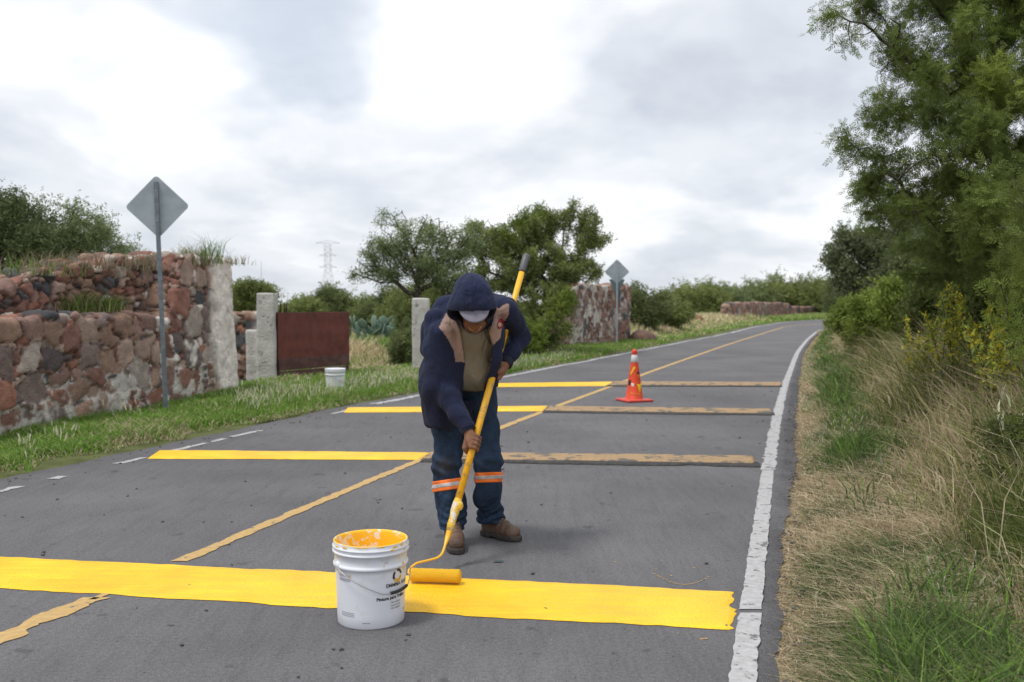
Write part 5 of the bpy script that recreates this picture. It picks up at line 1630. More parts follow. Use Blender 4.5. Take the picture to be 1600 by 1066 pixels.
def make_bucket(name, loc, rot, H, rt, rb, label, detailed=True, group=None):
    b = empty(name, tuple(loc)); b.rotation_euler = (0, 0, rot); tag(b, label, 'bucket', group)
    def R(z): return rb + (rt - rb) * z / H
    pr = [(0.001, 0.003), (rb - 0.012, 0.003), (rb - 0.004, 0.0), (rb, 0.006), (R(0.05), 0.05), (R(0.24 / 0.37 * H), 0.24 / 0.37 * H)]
    z1 = H * 0.70
    pr += [(R(z1), z1), (R(z1) + 0.006, z1 + 0.001), (R(z1) + 0.0085, z1 + 0.004), (R(z1) + 0.0085, z1 + 0.012), (R(z1) + 0.005, z1 + 0.015), (R(z1) + 0.003, z1 + 0.02)]
    z2 = H * 0.865
    pr += [(R(z2) + 0.002, z2), (R(z2) + 0.009, z2 + 0.001), (R(z2) + 0.010, z2 + 0.007), (R(z2) + 0.006, z2 + 0.010), (R(z2) + 0.003, z2 + 0.013)]
    z3 = H * 0.925
    pr += [(R(z3) + 0.002, z3), (R(z3) + 0.009, z3 + 0.001), (R(z3) + 0.0095, z3 + 0.006), (R(z3) + 0.004, z3 + 0.010)]
    pr += [(R(H) + 0.003, H - 0.007), (R(H) + 0.003, H - 0.001)]
    obj('shell', lathe(pr, 72), M_pail, b)
    # rim and inside, coated with paint
    lipc = [(R(H) + 0.0032, H - 0.001), (R(H) + 0.001, H + 0.0015), (R(H) - 0.003, H - 0.0005), (R(H) - 0.005, H - 0.01), (R(H * 0.8) - 0.004, H * 0.8), (R(H * .45) - 0.004, H * .45)]
    obj('inner_wall', lathe(lipc, 72), M_pail_in if detailed else M_pail, b)
    if detailed:
        obj('paint', lathe([(R(H * .5) - 0.004, H * .5), (R(H * .5) * .5, H * .5 - 0.002), (0.001, H * .5 - 0.002)], 48), M_paint, b)
    else:
        obj('lid', lathe([(R(H) + 0.0055, H - 0.012), (R(H) + 0.0065, H - 0.002), (R(H) + 0.003, H + 0.004), (R(H) - 0.006, H + 0.003), (R(H) - 0.010, H - 0.003), (0.001, H - 0.002)], 48), M_pail, b)
    # handle ears and bail
    ze = H * 0.735; re = R(ze) + 0.010
    for s in (-1, 1):
        v, q, t = lathe([(0.001, 0), (0.017, 0), (0.017, 0.010), (0.010, 0.014), (0.001, 0.014)], 18)
        v = np.stack([s * (re - 0.012 + v[:, 2]), v[:, 0], ze + v[:, 1]], 1)
        obj('ear', (v, q if s > 0 else q[:, ::-1], t), M_pail, b)
    # bail hanging down along the front
    th = np.linspace(0, math.pi, 41)
    drop = 0.115 * H / .37
    tq = th / math.pi; bx = -np.cos(th) * (re + 0.004); by = -np.sin(th) ** 0.8 * (re + 0.002)
    bz = ze - drop * np.interp(tq, [0, .44, .5, .62, .75, 1], [0, .96, 1, .99, .90, 0])
    rr_ = np.sqrt(bx ** 2 + by ** 2); k_ = (np.array([R(z) for z in bz]) + 0.009) / rr_
    bx, by = bx * np.maximum(k_, 1 * (k_ > 0)), by * k_
    pts = np.stack([bx, by, bz], 1)
    bail = obj('bail', tube(pts, 0.0022, 8), M_wire, b)
    g0, g1 = (21, 29) if detailed else (18, 23)
    obj('grip', tube(pts[g0:g1 + 1], 0.0068, 12), M_blk if detailed else M_pail, bail)
    return b, R


bk, BR = make_bucket('paint_bucket', G(580, 968), 0.62, 0.352, 0.154, 0.141, 'open white paint bucket smeared with yellow, printed label, on the nearest yellow strip')


def text_mesh(txt, size, bold=0.0, shear=0.0):
    cu = bpy.data.curves.new('t', 'FONT'); cu.body = txt; cu.size = size; cu.align_x = 'CENTER'; cu.resolution_u = 4; cu.offset = bold; cu.shear = shear
    ob = bpy.data.objects.new('t', cu); col.objects.link(ob)
    dg = bpy.context.evaluated_depsgraph_get()
    me = bpy.data.meshes.new_from_object(ob.evaluated_get(dg))
    V = np.array([v.co[:] for v in me.vertices]).reshape(-1, 3)
    T = []
    for p in me.polygons:
        vs = list(p.vertices)
        for i in range(1, len(vs) - 1): T.append([vs[0], vs[i], vs[i + 1]])
    bpy.data.objects.remove(ob); bpy.data.curves.remove(cu); bpy.data.meshes.remove(me)
    return V, np.array(T)


def wrap(name, V, T, a0, z0, m, tilt=0.0):
    V = V.copy()
    z = z0 + V[:, 1] + tilt * V[:, 0]
    R = np.array([BR(t) for t in z]) + 0.0009
    a = a0 + V[:, 0] / R
    W = np.stack([R * np.sin(a), -R * np.cos(a), z], 1)
    o = obj(name, (W, np.zeros((0, 4), int), T), m, bk, smooth=False); return o


M_ink = mat('label_ink', (0.02, 0.02, 0.022), rough=0.5); M_grey = mat('label_grey', (0.30, 0.30, 0.34), rough=0.5); M_ink2 = mat('label_light_grey', (0.42, 0.42, 0.46), rough=0.5)
M_logo = mat('label_amber', (0.80, 0.40, 0.03), rough=0.5)
LA = 0.10     # label centre angle in the bucket's own frame
v, t = text_mesh('EMMMA FLINT', 0.0225, 0.0004, 0.0); wrap('lettering', v, t, 0.44, 0.172, M_ink)
v, t = text_mesh('Pintura para Tráfico', 0.0190, 0.0007, 0.0); wrap('lettering', v, t, 0.20, 0.121, M_ink)
for i, s_ in enumerate(['• Base solvente', '• Secado rapido', '• Alta visibilidad']):
    v, t = text_mesh(s_, 0.0095, 0.0003); wrap('lettering', v, t, 0.30, 0.103 - i * 0.0125, M_grey)
def arc_band(r0, r1, a0, a1, n=14):
    a = np.linspace(a0, a1, n); V = np.concatenate([np.stack([np.cos(a) * r0, np.sin(a) * r0, a * 0], 1), np.stack([np.cos(a) * r1, np.sin(a) * r1, a * 0], 1)])
    i = np.arange(n - 1); T = np.concatenate([np.stack([i, n + i, n + i + 1], 1), np.stack([i, n + i + 1, i + 1], 1)]); return V, T
for a0, a1, m, r0 in ((0.15, 1.75, M_ink, .0165), (2.3, 3.7, M_ink, .0165), (3.85, 6.15, M_logo, .0135)):
    v, t = arc_band(r0, 0.027, a0, a1); wrap('emblem', v * 1.05, t, 0.36, 0.215, m)
def rect(w, h): return np.array([[-w / 2, -h / 2, 0], [-w / 6, -h / 2, 0], [w / 6, -h / 2, 0], [w / 2, -h / 2, 0], [-w / 2, h / 2, 0], [-w / 6, h / 2, 0], [w / 6, h / 2, 0], [w / 2, h / 2, 0]]), np.array([[0, 1, 5], [0, 5, 4], [1, 2, 6], [1, 6, 5], [2, 3, 7], [2, 7, 6]])
for w, h, a, z in ((0.065, 0.010, -1.30, 0.222), (0.065, 0.013, -1.30, 0.206)):
    v, t = rect(w, h); wrap('caption_block', v, t, a + 0.0, z, M_ink2)
for w, h, a, z in ((0.070, 0.0028, -1.22, 0.068), (0.070, 0.0028, -1.22, 0.061), (0.070, 0.0028, -1.22, 0.054), (0.032, 0.0035, -0.62, 0.030), (0.014, 0.006, 0.78, 0.058)):
    v, t = rect(w, h); wrap('small_print', v, t, a, z, M_grey)
def wrap2(txt, size, a0, z0, m):
    v, t = text_mesh(txt, size); z = z0 + v[:, 1]; R = BR(0.27) + 0.0045; a = a0 + v[:, 0] / R
    obj('lettering', (np.stack([R * np.sin(a), -R * np.cos(a), z], 1), np.zeros((0, 4), int), t), m, bk, smooth=False)
wrap2('LOT 24-7', 0.010, -0.08, 0.288, M_ink2); wrap2('1081', 0.010, -0.05, 0.277, M_grey)
# yellow smears over the rim and ribs
def smear(a0, wa, z0, hz, dr_=0.0045, seed=0):
    r = np.random.default_rng(seed); n = 16; th = np.linspace(0, 2 * np.pi, n, endpoint=False); q = 0.6 + 0.6 * r.random(n)
    a = a0 + np.cos(th) * wa * q; z = z0 + np.sin(th) * hz * q
    R = np.array([BR(t) for t in z]) + dr_
    V = np.stack([R * np.sin(a), -R * np.cos(a), z], 1); c = np.array([[(BR(z0) + dr_ + .0012) * math.sin(a0), -(BR(z0) + dr_ + .0012) * math.cos(a0), z0]])
    i = np.arange(n); return np.concatenate([V, c]), np.zeros((0, 4), int), np.stack([i, (i + 1) % n, np.full(n, n)], 1)
sm = [(smear(a - 0.32, w, z, h, d, i)) for i, (a, w, z, h, d) in enumerate([(0.55, 0.10, 0.337, 0.006, .0052), (0.80, 0.08, 0.342, 0.006, .0052), (0.95, 0.06, 0.318, 0.005, .0085), (0.42, 0.06, 0.330, 0.005, .0098), (0.86, 0.03, 0.262, 0.010, .0090),
        (-1.25, 0.12, 0.338, 0.005, .0052), (-0.9, 0.10, 0.342, 0.004, .0052), (1.1, .05, .335, .005, .0052), (0.1, .14, .347, .003, .0048), (0.70, .018, .300, .016, .0062), (1.02, .012, .232, .022, .0016), (0.2, .010, .270, .010, .0062), (-0.75, .014, .225, .012, .0016), (-0.4, .2, .3475, .0025, .0048)])]
for s_m in sm: obj('paint_smear', s_m, M_pail_in, bk, smooth=True)

make_bucket('paint_bucket', G(524, 612) + [0, 0, 0.02], 0.9, 0.335, 0.152, 0.138, 'closed white bucket far off in the grass beyond the left road edge', False)

# ================================================================== PAINT ROLLER
PA, PB = P(700, 838, 4.86), P(823, 398, 5.50)
PAX = norm(PB - PA); PLEN = np.linalg.norm(PB - PA)
def pole_at_y(py):
    best, bt = 1e9, 0
    for t in np.linspace(0, 1, 801):
        d = abs(proj((PA + (PB - PA) * t)[None])[0, 1] - py)
        if d < best: best, bt = d, t
    return PA + (PB - PA) * bt
rol = empty('paint_roller', tuple(PA)); tag(rol, 'long-handled paint roller with yellow pole held by the worker, its roller on wet paint', 'paint roller')
M_pole = mat('pole_yellow', (0.80, 0.42, 0.02), rough=0.4, var=0.08, vscale=12, dirt=(0.42, 0.27, 0.08), dscale=22, damt=0.8, thr=(0.52, 0.62))
M_pole2 = mat('pole_clean_yellow', (0.86, 0.47, 0.025), rough=0.35)
L0 = lambda p: np.asarray(p) - PA
pk = L0(PA + (PB - PA) * 0.0); 
p_mid = pole_at_y(520)
obj('lower_tube', tube([L0(PA + PAX * 0.14), L0(p_mid)], 0.0185, 20), M_pole, rol)
obj('upper_tube', tube([L0(p_mid - PAX * 0.02), L0(PB - PAX * 0.11)], 0.0165, 20), M_pole2, rol)
obj('end_grip', tube([L0(PB - PAX * 0.115), L0(PB - PAX * 0.10), L0(PB - PAX * 0.01), L0(PB)], [0.0175, 0.0195, 0.0205, 0.014], 20), mat('grey_grip', (0.09, 0.095, 0.105), rough=0.5, dirt=(0.4, 0.25, 0.03), dscale=30, damt=0.7, thr=(0.62, 0.66)), rol)
v, q, t = tube([L0(PA + PAX * s) for s in (0.03, 0.06, 0.10, 0.13, 0.17, 0.20)], [0.0165, 0.021, 0.019, 0.024, 0.023, 0.019], 24)
M_splat = mat('paint_caked_joint', (0.78, 0.50, 0.05), rough=0.5, dirt=(0.72, 0.68, 0.62), dscale=30, damt=1.0, thr=(0.50, 0.53), bump=0.5, bscale=120)
obj('socket', (v + 0.0025 * fbm(v, 60, 2, 3)[:, None], q, t), M_splat, rol)
f = lambda p: ellip(p, PA + PAX * 0.165 + np.array([0.017, -0.012, 0.0]), [0.018, 0.018, 0.026])
V, Q = surface_nets(f, PA + PAX * 0.165 - 0.05, PA + PAX * 0.165 + 0.06, 0.004); obj('locking_knob', (V - PA, Q, np.zeros((0, 3), int)), M_splat, rol)
ra1, ra0 = G(720, 901, 0.047), G(641, 898, 0.047); YR = ra0[1]
fr = [PA + PAX * 0.04, PA, P(691, 866, 4.77), P(684, 872, 4.74), P(664, 877, 4.70), P(650, 880, 4.67), P(643, 886, 4.65)]
fr += [P(638.5, 891, YR + 0.01), np.array([ra0[0] - 0.012, YR, ra0[2] + 0.01]), np.array([ra0[0] - 0.008, YR, ra0[2]]), ra0 + np.array([0.02, 0, 0])]
fr = np.array(fr)
tt_ = np.concatenate([[0], np.cumsum(np.linalg.norm(np.diff(fr, axis=0), axis=1))]); ts = np.linspace(0, tt_[-1], 48)
fs = np.stack([np.interp(ts, tt_, fr[:, i]) for i in range(3)], 1)
for _ in range(3): fs[1:-1] = (fs[:-2] + 2 * fs[1:-1] + fs[2:]) / 4
obj('wire_frame', tube(fs - PA, np.interp(ts, [0, tt_[1], tt_[1] * 2.5, tt_[-1]], [0.0155, 0.0145, 0.0065, 0.005]), 12), M_pole2, rol)
ax = norm(ra1 - ra0); n_ = 26; Lr = np.linalg.norm(ra1 - ra0)
prof = [0.001, 0.024, 0.031] + [0.0325] * (n_ - 6) + [0.031, 0.024, 0.001]
ts = np.concatenate([[0.0, 0.0005, 0.006], np.linspace(0.012, Lr - 0.012, n_ - 6), [Lr - 0.006, Lr - 0.0005, Lr]])
v, q, t = tube([ra0 + ax * s for s in ts], prof, 40)
v = v + norm(v - (ra0 + ((v - ra0) @ ax)[:, None] * ax)) * (0.0016 * vnoise(v, 130, 3) + 0.0014 * vnoise(v, 45, 5))[:, None]
obj('roller_cover', (v - PA, q, t), mat('soaked_nap', (0.95, 0.53, 0.012), rough=0.6, bump=0.8, bscale=220), rol)
# ================================================================== THE WORKER
I3 = np.eye(3)
per_base = G(745, 850)
man = empty('person', tuple(per_base)); tag(man, 'road worker in navy hoodie and pale cap bending over a long roller pole', 'person')
def add(name, V, Q, m=None, cols=None, parent=None, mats=None, idx=None):
    o = new_mesh(name, V - per_base, quads=Q, mat=m, parent=parent or man, cols=cols, smooth=True, mats=mats, mat_idx=idx)
    if parent is not None: pass
    return o

# joints, in metres
HC = P(738, 470, 5.00)                                   # head centre
f_ = norm(np.array([0.18, -0.60, -0.77])); r_ = norm(np.array([1, 0.10, 0.14]) - f_ * (np.array([1, 0.10, 0.14]) @ f_)); u_ = np.cross(r_, f_)
if u_[2] < 0: u_ = -u_
HM = np.stack([r_, f_, u_])                              # rows: right, face, crown
def HL(a, b, c): return HC + r_ * a + f_ * b + u_ * c
def hq(p): return (p - HC) @ HM.T
neck0, neck1 = HL(0, -0.035, -0.07), P(742, 500, 5.17)
pel = P(722, 612, 5.50); bel = P(725, 575, 5.40); che = P(735, 515, 5.27)
shR, shL = P(684, 500, 5.22), P(790, 486, 5.25)
elR, wrR = P(688, 597, 5.20), P(732, 676, 5.055)
elL, wrL = P(812, 528, 5.44), P(789, 571, 5.27)
HR, HLp = pole_at_y(692), pole_at_y(580)
hipR, hipL = P(699, 618, 5.49), P(753, 615, 5.52)
knR, knL = P(699, 722, 5.33), P(763, 716, 5.36)
anR, anL = P(708, 826, 5.37), P(766, 812, 5.51)

# ---- hands wrapped round the pole
def hand_parts(H, n, wrist, thumb_up, spread=1.0, flip=1):
    """list of (points, radii) chains for a fist round the pole at H; n = side of the pole the palm sits on"""
    a = PAX; n = norm(n - a * (n @ a)); t = np.cross(a, n) * flip
    def ring(th, rr, z): return H + a * z + rr * (math.cos(th) * n + math.sin(th) * t)
    D = math.radians; PR = 0.0185
    out = []
    sg = 1 if thumb_up else -1
    offs = [0.034, 0.0115, -0.0105, -0.031]; rad = [0.0098, 0.0102, 0.0096, 0.0085]; ln = [1.0, 1.08, 1.02, 0.85]
    for k in range(4):
        z = sg * offs[k]; r = rad[k]; base = ring(D(25), PR + 0.019, z * 1.02)
        w = wrist + a * sg * offs[k] * 0.45
        out.append(([w, w * .5 + base * .5 + n * 0.006, base], [0.016, 0.0145, r * 1.28]))
        e = 200 * ln[k]
        out.append(([base, ring(D(62), PR + r + 0.007, z), ring(D(105), PR + r + 0.001, z * 0.98), ring(D(150 * ln[k]), PR + r * 0.95, z * 0.97), ring(D(e), PR + r * 0.85, z * 0.95)], [r * 1.22, r * 1.08, r, r * 0.93, r * 0.80]))
    tb = wrist * 0.62 + ring(D(-20), PR + 0.018, sg * 0.03) * 0.38
    out.append(([tb, ring(D(-35), PR + 0.020, sg * 0.040), ring(D(-80), PR + 0.0125, sg * 0.052), ring(D(-125), PR + 0.0115, sg * 0.058)], [0.0185, 0.0165, 0.0125, 0.0105]))
    out.append(([wrist, ring(D(0), PR + 0.018, 0)], [0.022, 0.019]))
    return out
handR = hand_parts(HR, np.array([-0.62, -0.72, 0.1]), wrR, False)
handL = hand_parts(HLp, np.array([0.90, -0.42, 0.1]), wrL, True)

def body_sdf(p):
    d = np.full(len(p), 9.0)
    q = hq(p)
    m = np.linalg.norm(q, axis=1) < 0.30
    if m.any():
        c = q[m]; z = np.zeros
        h = ellip(c, [0, -0.012, 0.028], [0.074, 0.094, 0.088])
        h = smin(h, ellip(c, [0, 0.030, -0.040], [0.060, 0.062, 0.075]), 0.03)
        h = smin(h, cone(c, [0, 0.066, -0.096], [0, 0.060, -0.090], 0.022, 0.026), 0.025)        # chin
        for s in (-1, 1):
            h = smin(h, cone(c, [s * 0.052, -0.005, -0.055], [s * 0.020, 0.062, -0.096], 0.016, 0.016), 0.02)   # jaw
            h = smin(h, ellip(c, [s * 0.040, 0.062, -0.022], [0.022, 0.018, 0.018]), 0.02)      # cheek
            h = smin(h, ellip(c, [s * 0.030, 0.076, 0.020], [0.026, 0.010, 0.009]), 0.012)      # brow
            h = smax(h, -(np.linalg.norm(c - [s * 0.030, 0.094, 0.002], axis=1) - 0.014), 0.012)
            h = smin(h, np.linalg.norm(c - [s * 0.030, 0.072, 0.002], axis=1) - 0.0125, 0.004)  # lid over the eye
            ear = smax(ellip(c, [s * 0.080, -0.008, -0.004], [0.010, 0.020, 0.032]), -ellip(c, [s * 0.090, -0.002, -0.002], [0.007, 0.011, 0.019]), 0.004)
            h = smin(h, ear, 0.008)
        h = smin(h, cone(c, [0, 0.088, 0.012], [0, 0.108, -0.024], 0.0075, 0.0125), 0.010)      # nose
        for s in (-1, 1): h = smin(h, np.linalg.norm(c - [s * 0.012, 0.096, -0.029], axis=1) - 0.008, 0.006)
        h = smin(h, ellip(c, [0, 0.088, -0.052], [0.024, 0.010, 0.006]), 0.005)                 # upper lip
        h = smin(h, ellip(c, [0, 0.086, -0.064], [0.021, 0.011, 0.007]), 0.005)
        d[m] = h
    bk_ = np.array([0, 0.05, 0.0])
    d = smin(d, chain(p, [neck0, neck1, che + bk_], [0.058, 0.062, 0.07]), 0.03)
    d = smin(d, chain(p, [che + bk_, bel + bk_, pel], [0.085, 0.095, 0.095]), 0.05)
    d = smin(d, chain(p, [shR, che + bk_, shL], [0.050, 0.05, 0.050]), 0.04)
    d = smin(d, chain(p, [shR, elR, wrR], [0.042, 0.030, 0.025]), 0.02)
    d = smin(d, chain(p, [shL, elL, wrL], [0.042, 0.026, 0.025]), 0.02)
    for hp, kn, an in ((hipR, knR, anR), (hipL, knL, anL)):
        d = smin(d, chain(p, [hp, kn, an], [0.085, 0.052, 0.038]), 0.03)
    for H, hd in ((HR, handR), (HLp, handL)):
        m = np.linalg.norm(p - H, axis=1) < 0.18
        if m.any():
            e = np.full(m.sum(), 9.0)
            for pts, rs in hd[:]:
                if len(pts) <= 4: e = smin(e, chain(p[m], pts, rs, 0.006), 0.010 if len(pts) == 3 else 0.006)
            fing = np.full(m.sum(), 9.0)
            for pts, rs in hd:
                if len(pts) == 5: fing = np.minimum(fing, chain(p[m], pts, rs, 0.004))
            e = smin(e, fing, 0.004)
            d[m] = smin(d[m], e, 0.010)
    return d
V, Q = surface_nets(body_sdf, [-0.62, 4.80, 0.02], [0.20, 5.80, 1.56], 0.0042)
skin = np.array([0.225, 0.105, 0.062])
sc_ = skin * (1 + 0.12 * fbm(V, 30, 3, 2))[:, None]
hv = hq(V)
stub_ = sstep(0.12, 0.05, np.abs(hv[:, 0])) * sstep(-0.03, -0.05, hv[:, 2]) * sstep(0.03, 0.06, hv[:, 1]) * (np.linalg.norm(hv, axis=1) < 0.16)
sc_ = sc_ * (1 - 0.45 * stub_[:, None]) + np.array([0.05, 0.04, 0.035]) * 0.45 * stub_[:, None]
dh = np.minimum(np.linalg.norm(V - HR, axis=1), np.linalg.norm(V - HLp, axis=1))
sc_[dh < 0.12] *= 0.92
add('body', V, Q, mat('skin', attr=True, rough=0.55, bump=0.25, bscale=150, spec=0.35), cols=sc_)
for s in (-1, 1):
    v, q, t = lathe([(0.001, -0.011), (0.008, -0.008), (0.011, 0), (0.008, 0.008), (0.001, 0.011)], 16)
    o = obj('eye', (v + HL(s * 0.030, 0.0745, 0.001) - per_base, q, t), mat('eye', (0.25, 0.2, 0.17), rough=0.2), man)

# ---- torso shapes shared by shirt and jacket
def torso(p, g):
    # an oval trunk: two chains side by side
    a = chain(p, [P(700, 650, 5.50), P(697, 585, 5.38), P(708, 530, 5.28), P(712, 498, 5.24)], [0.140 + g, 0.143 + g, 0.114 + g, 0.082 + g], 0.05)
    b = chain(p, [P(748, 640, 5.50), P(742, 590, 5.40), P(755, 530, 5.29), P(765, 490, 5.25)], [0.115 + g, 0.120 + g, 0.115 + g, 0.085 + g], 0.05)
    c = chain(p, [P(722, 585, 5.36), P(735, 520, 5.26)], [0.135 + g, 0.115 + g], 0.05)
    d = smin(smin(a, b, 0.05), c, 0.05)
    back = chain(p, [P(705, 490, 5.36), P(748, 478, 5.36), P(782, 478, 5.33)], [0.075 + g, 0.085 + g, 0.065 + g], 0.05)
    return smin(d, back, 0.06)

def crease(p, seed, amp, f=9.0, stretch=(1, 1, 1), warp=0.35):
    """sharp-ridged cloth folds"""
    q = p * np.array(stretch)
    n = fbm(q + warp * 0.2 * np.stack([vnoise(q, 4, seed + 5)] * 3, 1), f, 2, seed)
    return amp * (1 - 2 * np.abs(n) * 1.6)

# shirt
def yline(py_left, py_right):
    return None
Y0 = 5.27
def opening(p):
    """horizontal bounds of the open jacket front, from its rest drawing: left edge, right edge (pixels)"""
    s = proj(p); y = s[:, 1]
    xl = np.interp(y, [480, 500, 515, 540, 566, 610, 672], [705, 712, 719, 723, 727, 724, 716])
    xr = np.interp(y, [480, 500, 520, 540, 565, 590, 608, 640, 672], [772, 770, 764, 770, 768, 762, 756, 744, 722])
    return s[:, 0], y, xl, xr

def hem(p):
    s = proj(p)
    return s[:, 1] - (np.interp(s[:, 0], [650, 668, 715, 735, 750, 790], [655, 668, 676, 650, 612, 602]) + 3 * vnoise(p, 12, 3))

def sleeve(p, g=0.0):
    r = chain(p, [shR + [0.0, 0.01, -0.005], P(681, 545, 5.19), elR, P(716, 648, 5.10), P(729, 668, 5.065)], [0.078 + g, 0.076 + g, 0.072 + g, 0.056 + g, 0.043 + g], 0.03)
    l = chain(p, [shL, P(803, 505, 5.36), elL, P(799, 552, 5.34), P(792, 562, 5.30)], [0.078 + g, 0.068 + g, 0.060 + g, 0.047 + g, 0.041 + g], 0.03)
    return r, l

def shirt_sdf(p):
    t = torso(p, -0.026) + crease(p, 31, 0.003, 7, (1, 1, 0.6))
    s = proj(p)
    t = smin(t, ellip(p, P(742, 578, 5.29), [0.10, 0.085, 0.11]), 0.05)       # belly hanging forward
    cut = (s[:, 1] - (612 - 0.006 * (s[:, 0] - 738) ** 2)) / 280.0
    t = smax(t, cut, 0.012)
    # neck opening
    return smax(t, -cone(p, neck0 - [0, 0, .02], neck1, 0.068, 0.072), 0.008)
V, Q = surface_nets(shirt_sdf, [-0.72, 4.9, 0.55], [0.15, 5.75, 1.5], 0.008)
V = smooth_mesh(V, Q, 1, 0.5)
add('shirt', V, Q, mat('olive_tee', (0.195, 0.165, 0.118), rough=0.9, var=0.08, vscale=10, bump=0.15, bscale=300, folds=10))
# shirt collar band
ring_c = (neck0 * 0.45 + neck1 * 0.55)
# jacket
def jacket_sdf(p):
    t = torso(p, 0.0)
    # front panels hang straight down from the chest
    hang = chain(p, [P(690, 520, 5.15), P(684, 600, 5.22), P(688, 652, 5.28)], [0.075, 0.105, 0.095], 0.05)
    hang2 = chain(p, [P(776, 515, 5.16), P(769, 560, 5.19), P(766, 596, 5.24)], [0.05, 0.040, 0.035], 0.04)
    t = smin(smin(t, hang, 0.05), hang2, 0.04)
    fold = crease(p, 41, 0.014, 4.6, (1.4, 1.0, 0.45)) + 0.004 * vnoise(p, 14, 43)
    outer = t + fold * 0.8
    inner = t + 0.020
    front = p[:, 1] - (5.30 + 0.25 * (1.0 - p[:, 2]))            # negative in front of the mid-plane
    x, y, xl, xr = opening(p)
    dep = p[:, 1] / FPX
    opn = np.maximum(np.maximum((xl - x) * dep, (x - xr) * dep), front)  # negative inside the opening
    h = hem(p) * dep
    shell = smax(outer, -inner, 0.004)
    shell = smax(shell, -opn, 0.006)
    shell = smax(shell, h, 0.008)
    shell = smax(shell, -cone(p, neck0 - [0, 0, .01], neck1 + [0, 0.01, 0], 0.078, 0.080), 0.01)
    r, l = sleeve(p)
    # rings of folds round the bent elbows and gathered towards the cuffs
    def ringf(c, f, a, w): return a * np.sin(np.linalg.norm((p - c) * np.array([1, 1, 1.2]), axis=1) * f) * np.exp(-(np.linalg.norm(p - c, axis=1) / w) ** 2)
    r = r + crease(p, 51, 0.009, 6, (1, 1, 1)) + ringf(elR + [0.09, -0.02, 0.05], 75, 0.0055, 0.14)
    l = l + crease(p, 53, 0.009, 7, (1, 1, 1)) + ringf(elL + [-0.08, -0.04, 0.0], 75, 0.006, 0.12)
    r = smax(r, -((p - wrR) @ norm(elR - wrR)) + 0.012, 0.004)
    l = smax(l, -((p - wrL) @ norm(elL - wrL)) + 0.014, 0.004)
    r = smax(r, -cone(p, wrR + norm(wrR - elR) * .05, wrR * .75 + elR * .25, 0.032, 0.030), 0.004)
    l = smax(l, -cone(p, wrL + norm(wrL - elL) * .05, wrL * .75 + elL * .25, 0.032, 0.030), 0.004)
    yoke = chain(p, [P(716, 478, 5.33), P(694, 490, 5.31), P(678, 514, 5.29), P(674, 545, 5.30)], [0.070, 0.074, 0.070, 0.066], 0.04) + fold
    return smin(smin(smin(shell, smax(yoke, -opn, 0.004), 0.02), r, 0.016), l, 0.012)
V, Q = surface_nets(jacket_sdf, [-0.75, 4.85, 0.55], [0.24, 5.85, 1.56], 0.0065, margin=0.04)
V = smooth_mesh(V, Q, 1, 0.5)
pp = proj(V)


def inpoly(pts, poly):
    x, y = pts[:, 0], pts[:, 1]; inside = np.zeros(len(x), bool); n = len(poly)
    for i in range(n):
        x1, y1 = poly[i]; x2, y2 = poly[(i + 1) % n]
        c = ((y1 > y) != (y2 > y)) & (x < (x2 - x1) * (y - y1) / ((y2 - y1) if y2 != y1 else 1e-9) + x1)
        inside ^= c
    return inside


navy = np.array([0.019, 0.024, 0.055]); beige = np.array([0.33, 0.225, 0.185])
frontm = V[:, 1] < (5.27 + 0.25 * (1.0 - V[:, 2]))
tint = np.ones(len(V))[:, None] * navy * (1 + 0.1 * fbm(V, 25, 2, 5))[:, None]
bl_ = (inpoly(pp, [(686, 511), (697, 489), (712, 488), (722, 505), (732, 566), (712, 566), (709, 548), (700, 530)]) |
       inpoly(pp, [(758, 500), (762, 488), (771, 449), (783, 455), (795, 475), (795, 492), (785, 508), (781, 530), (767, 542), (756, 520)]))
dr = np.minimum(sleeve(V)[0], sleeve(V)[1])
bl_ &= frontm
bl_[(dr < 0.002) & (pp[:, 1] > 512) & (pp[:, 0] < 700)] = False
tint[bl_] = beige * (1 + 0.08 * fbm(V[bl_], 20, 2, 5))[:, None]
add('jacket', V, Q, mat('navy_fleece', attr=True, rough=0.95, bump=0.25, bscale=260, folds=9, sheen=0.04, spec=0.15, var=0.12, vscale=6), cols=tint)
jk = col.objects[-1]
# zip along both front edges, cuffs ribbing
def cuff(w, e, r):
    d = norm(w - e); th = np.linspace(0, 1, 7)
    return tube([w + d * (-0.012 + 0.045 * t_ - 0.035) for t_ in th], [r * 0.96, r, r * 1.03, r * 1.03, r * 1.02, r, r * 0.92], 28, False)
for nm, w, e in (('cuff', wrR, elR), ('cuff', wrL, elL)):
    v, q, t = cuff(w, e, 0.037)
    v = v + 0.0012 * np.sin(np.arange(len(v)) % 28 * math.pi)[:, None]
    o = obj(nm, (v - per_base, q, t), mat('ribbed_navy', (0.012, 0.015, 0.033), rough=0.95), jk)
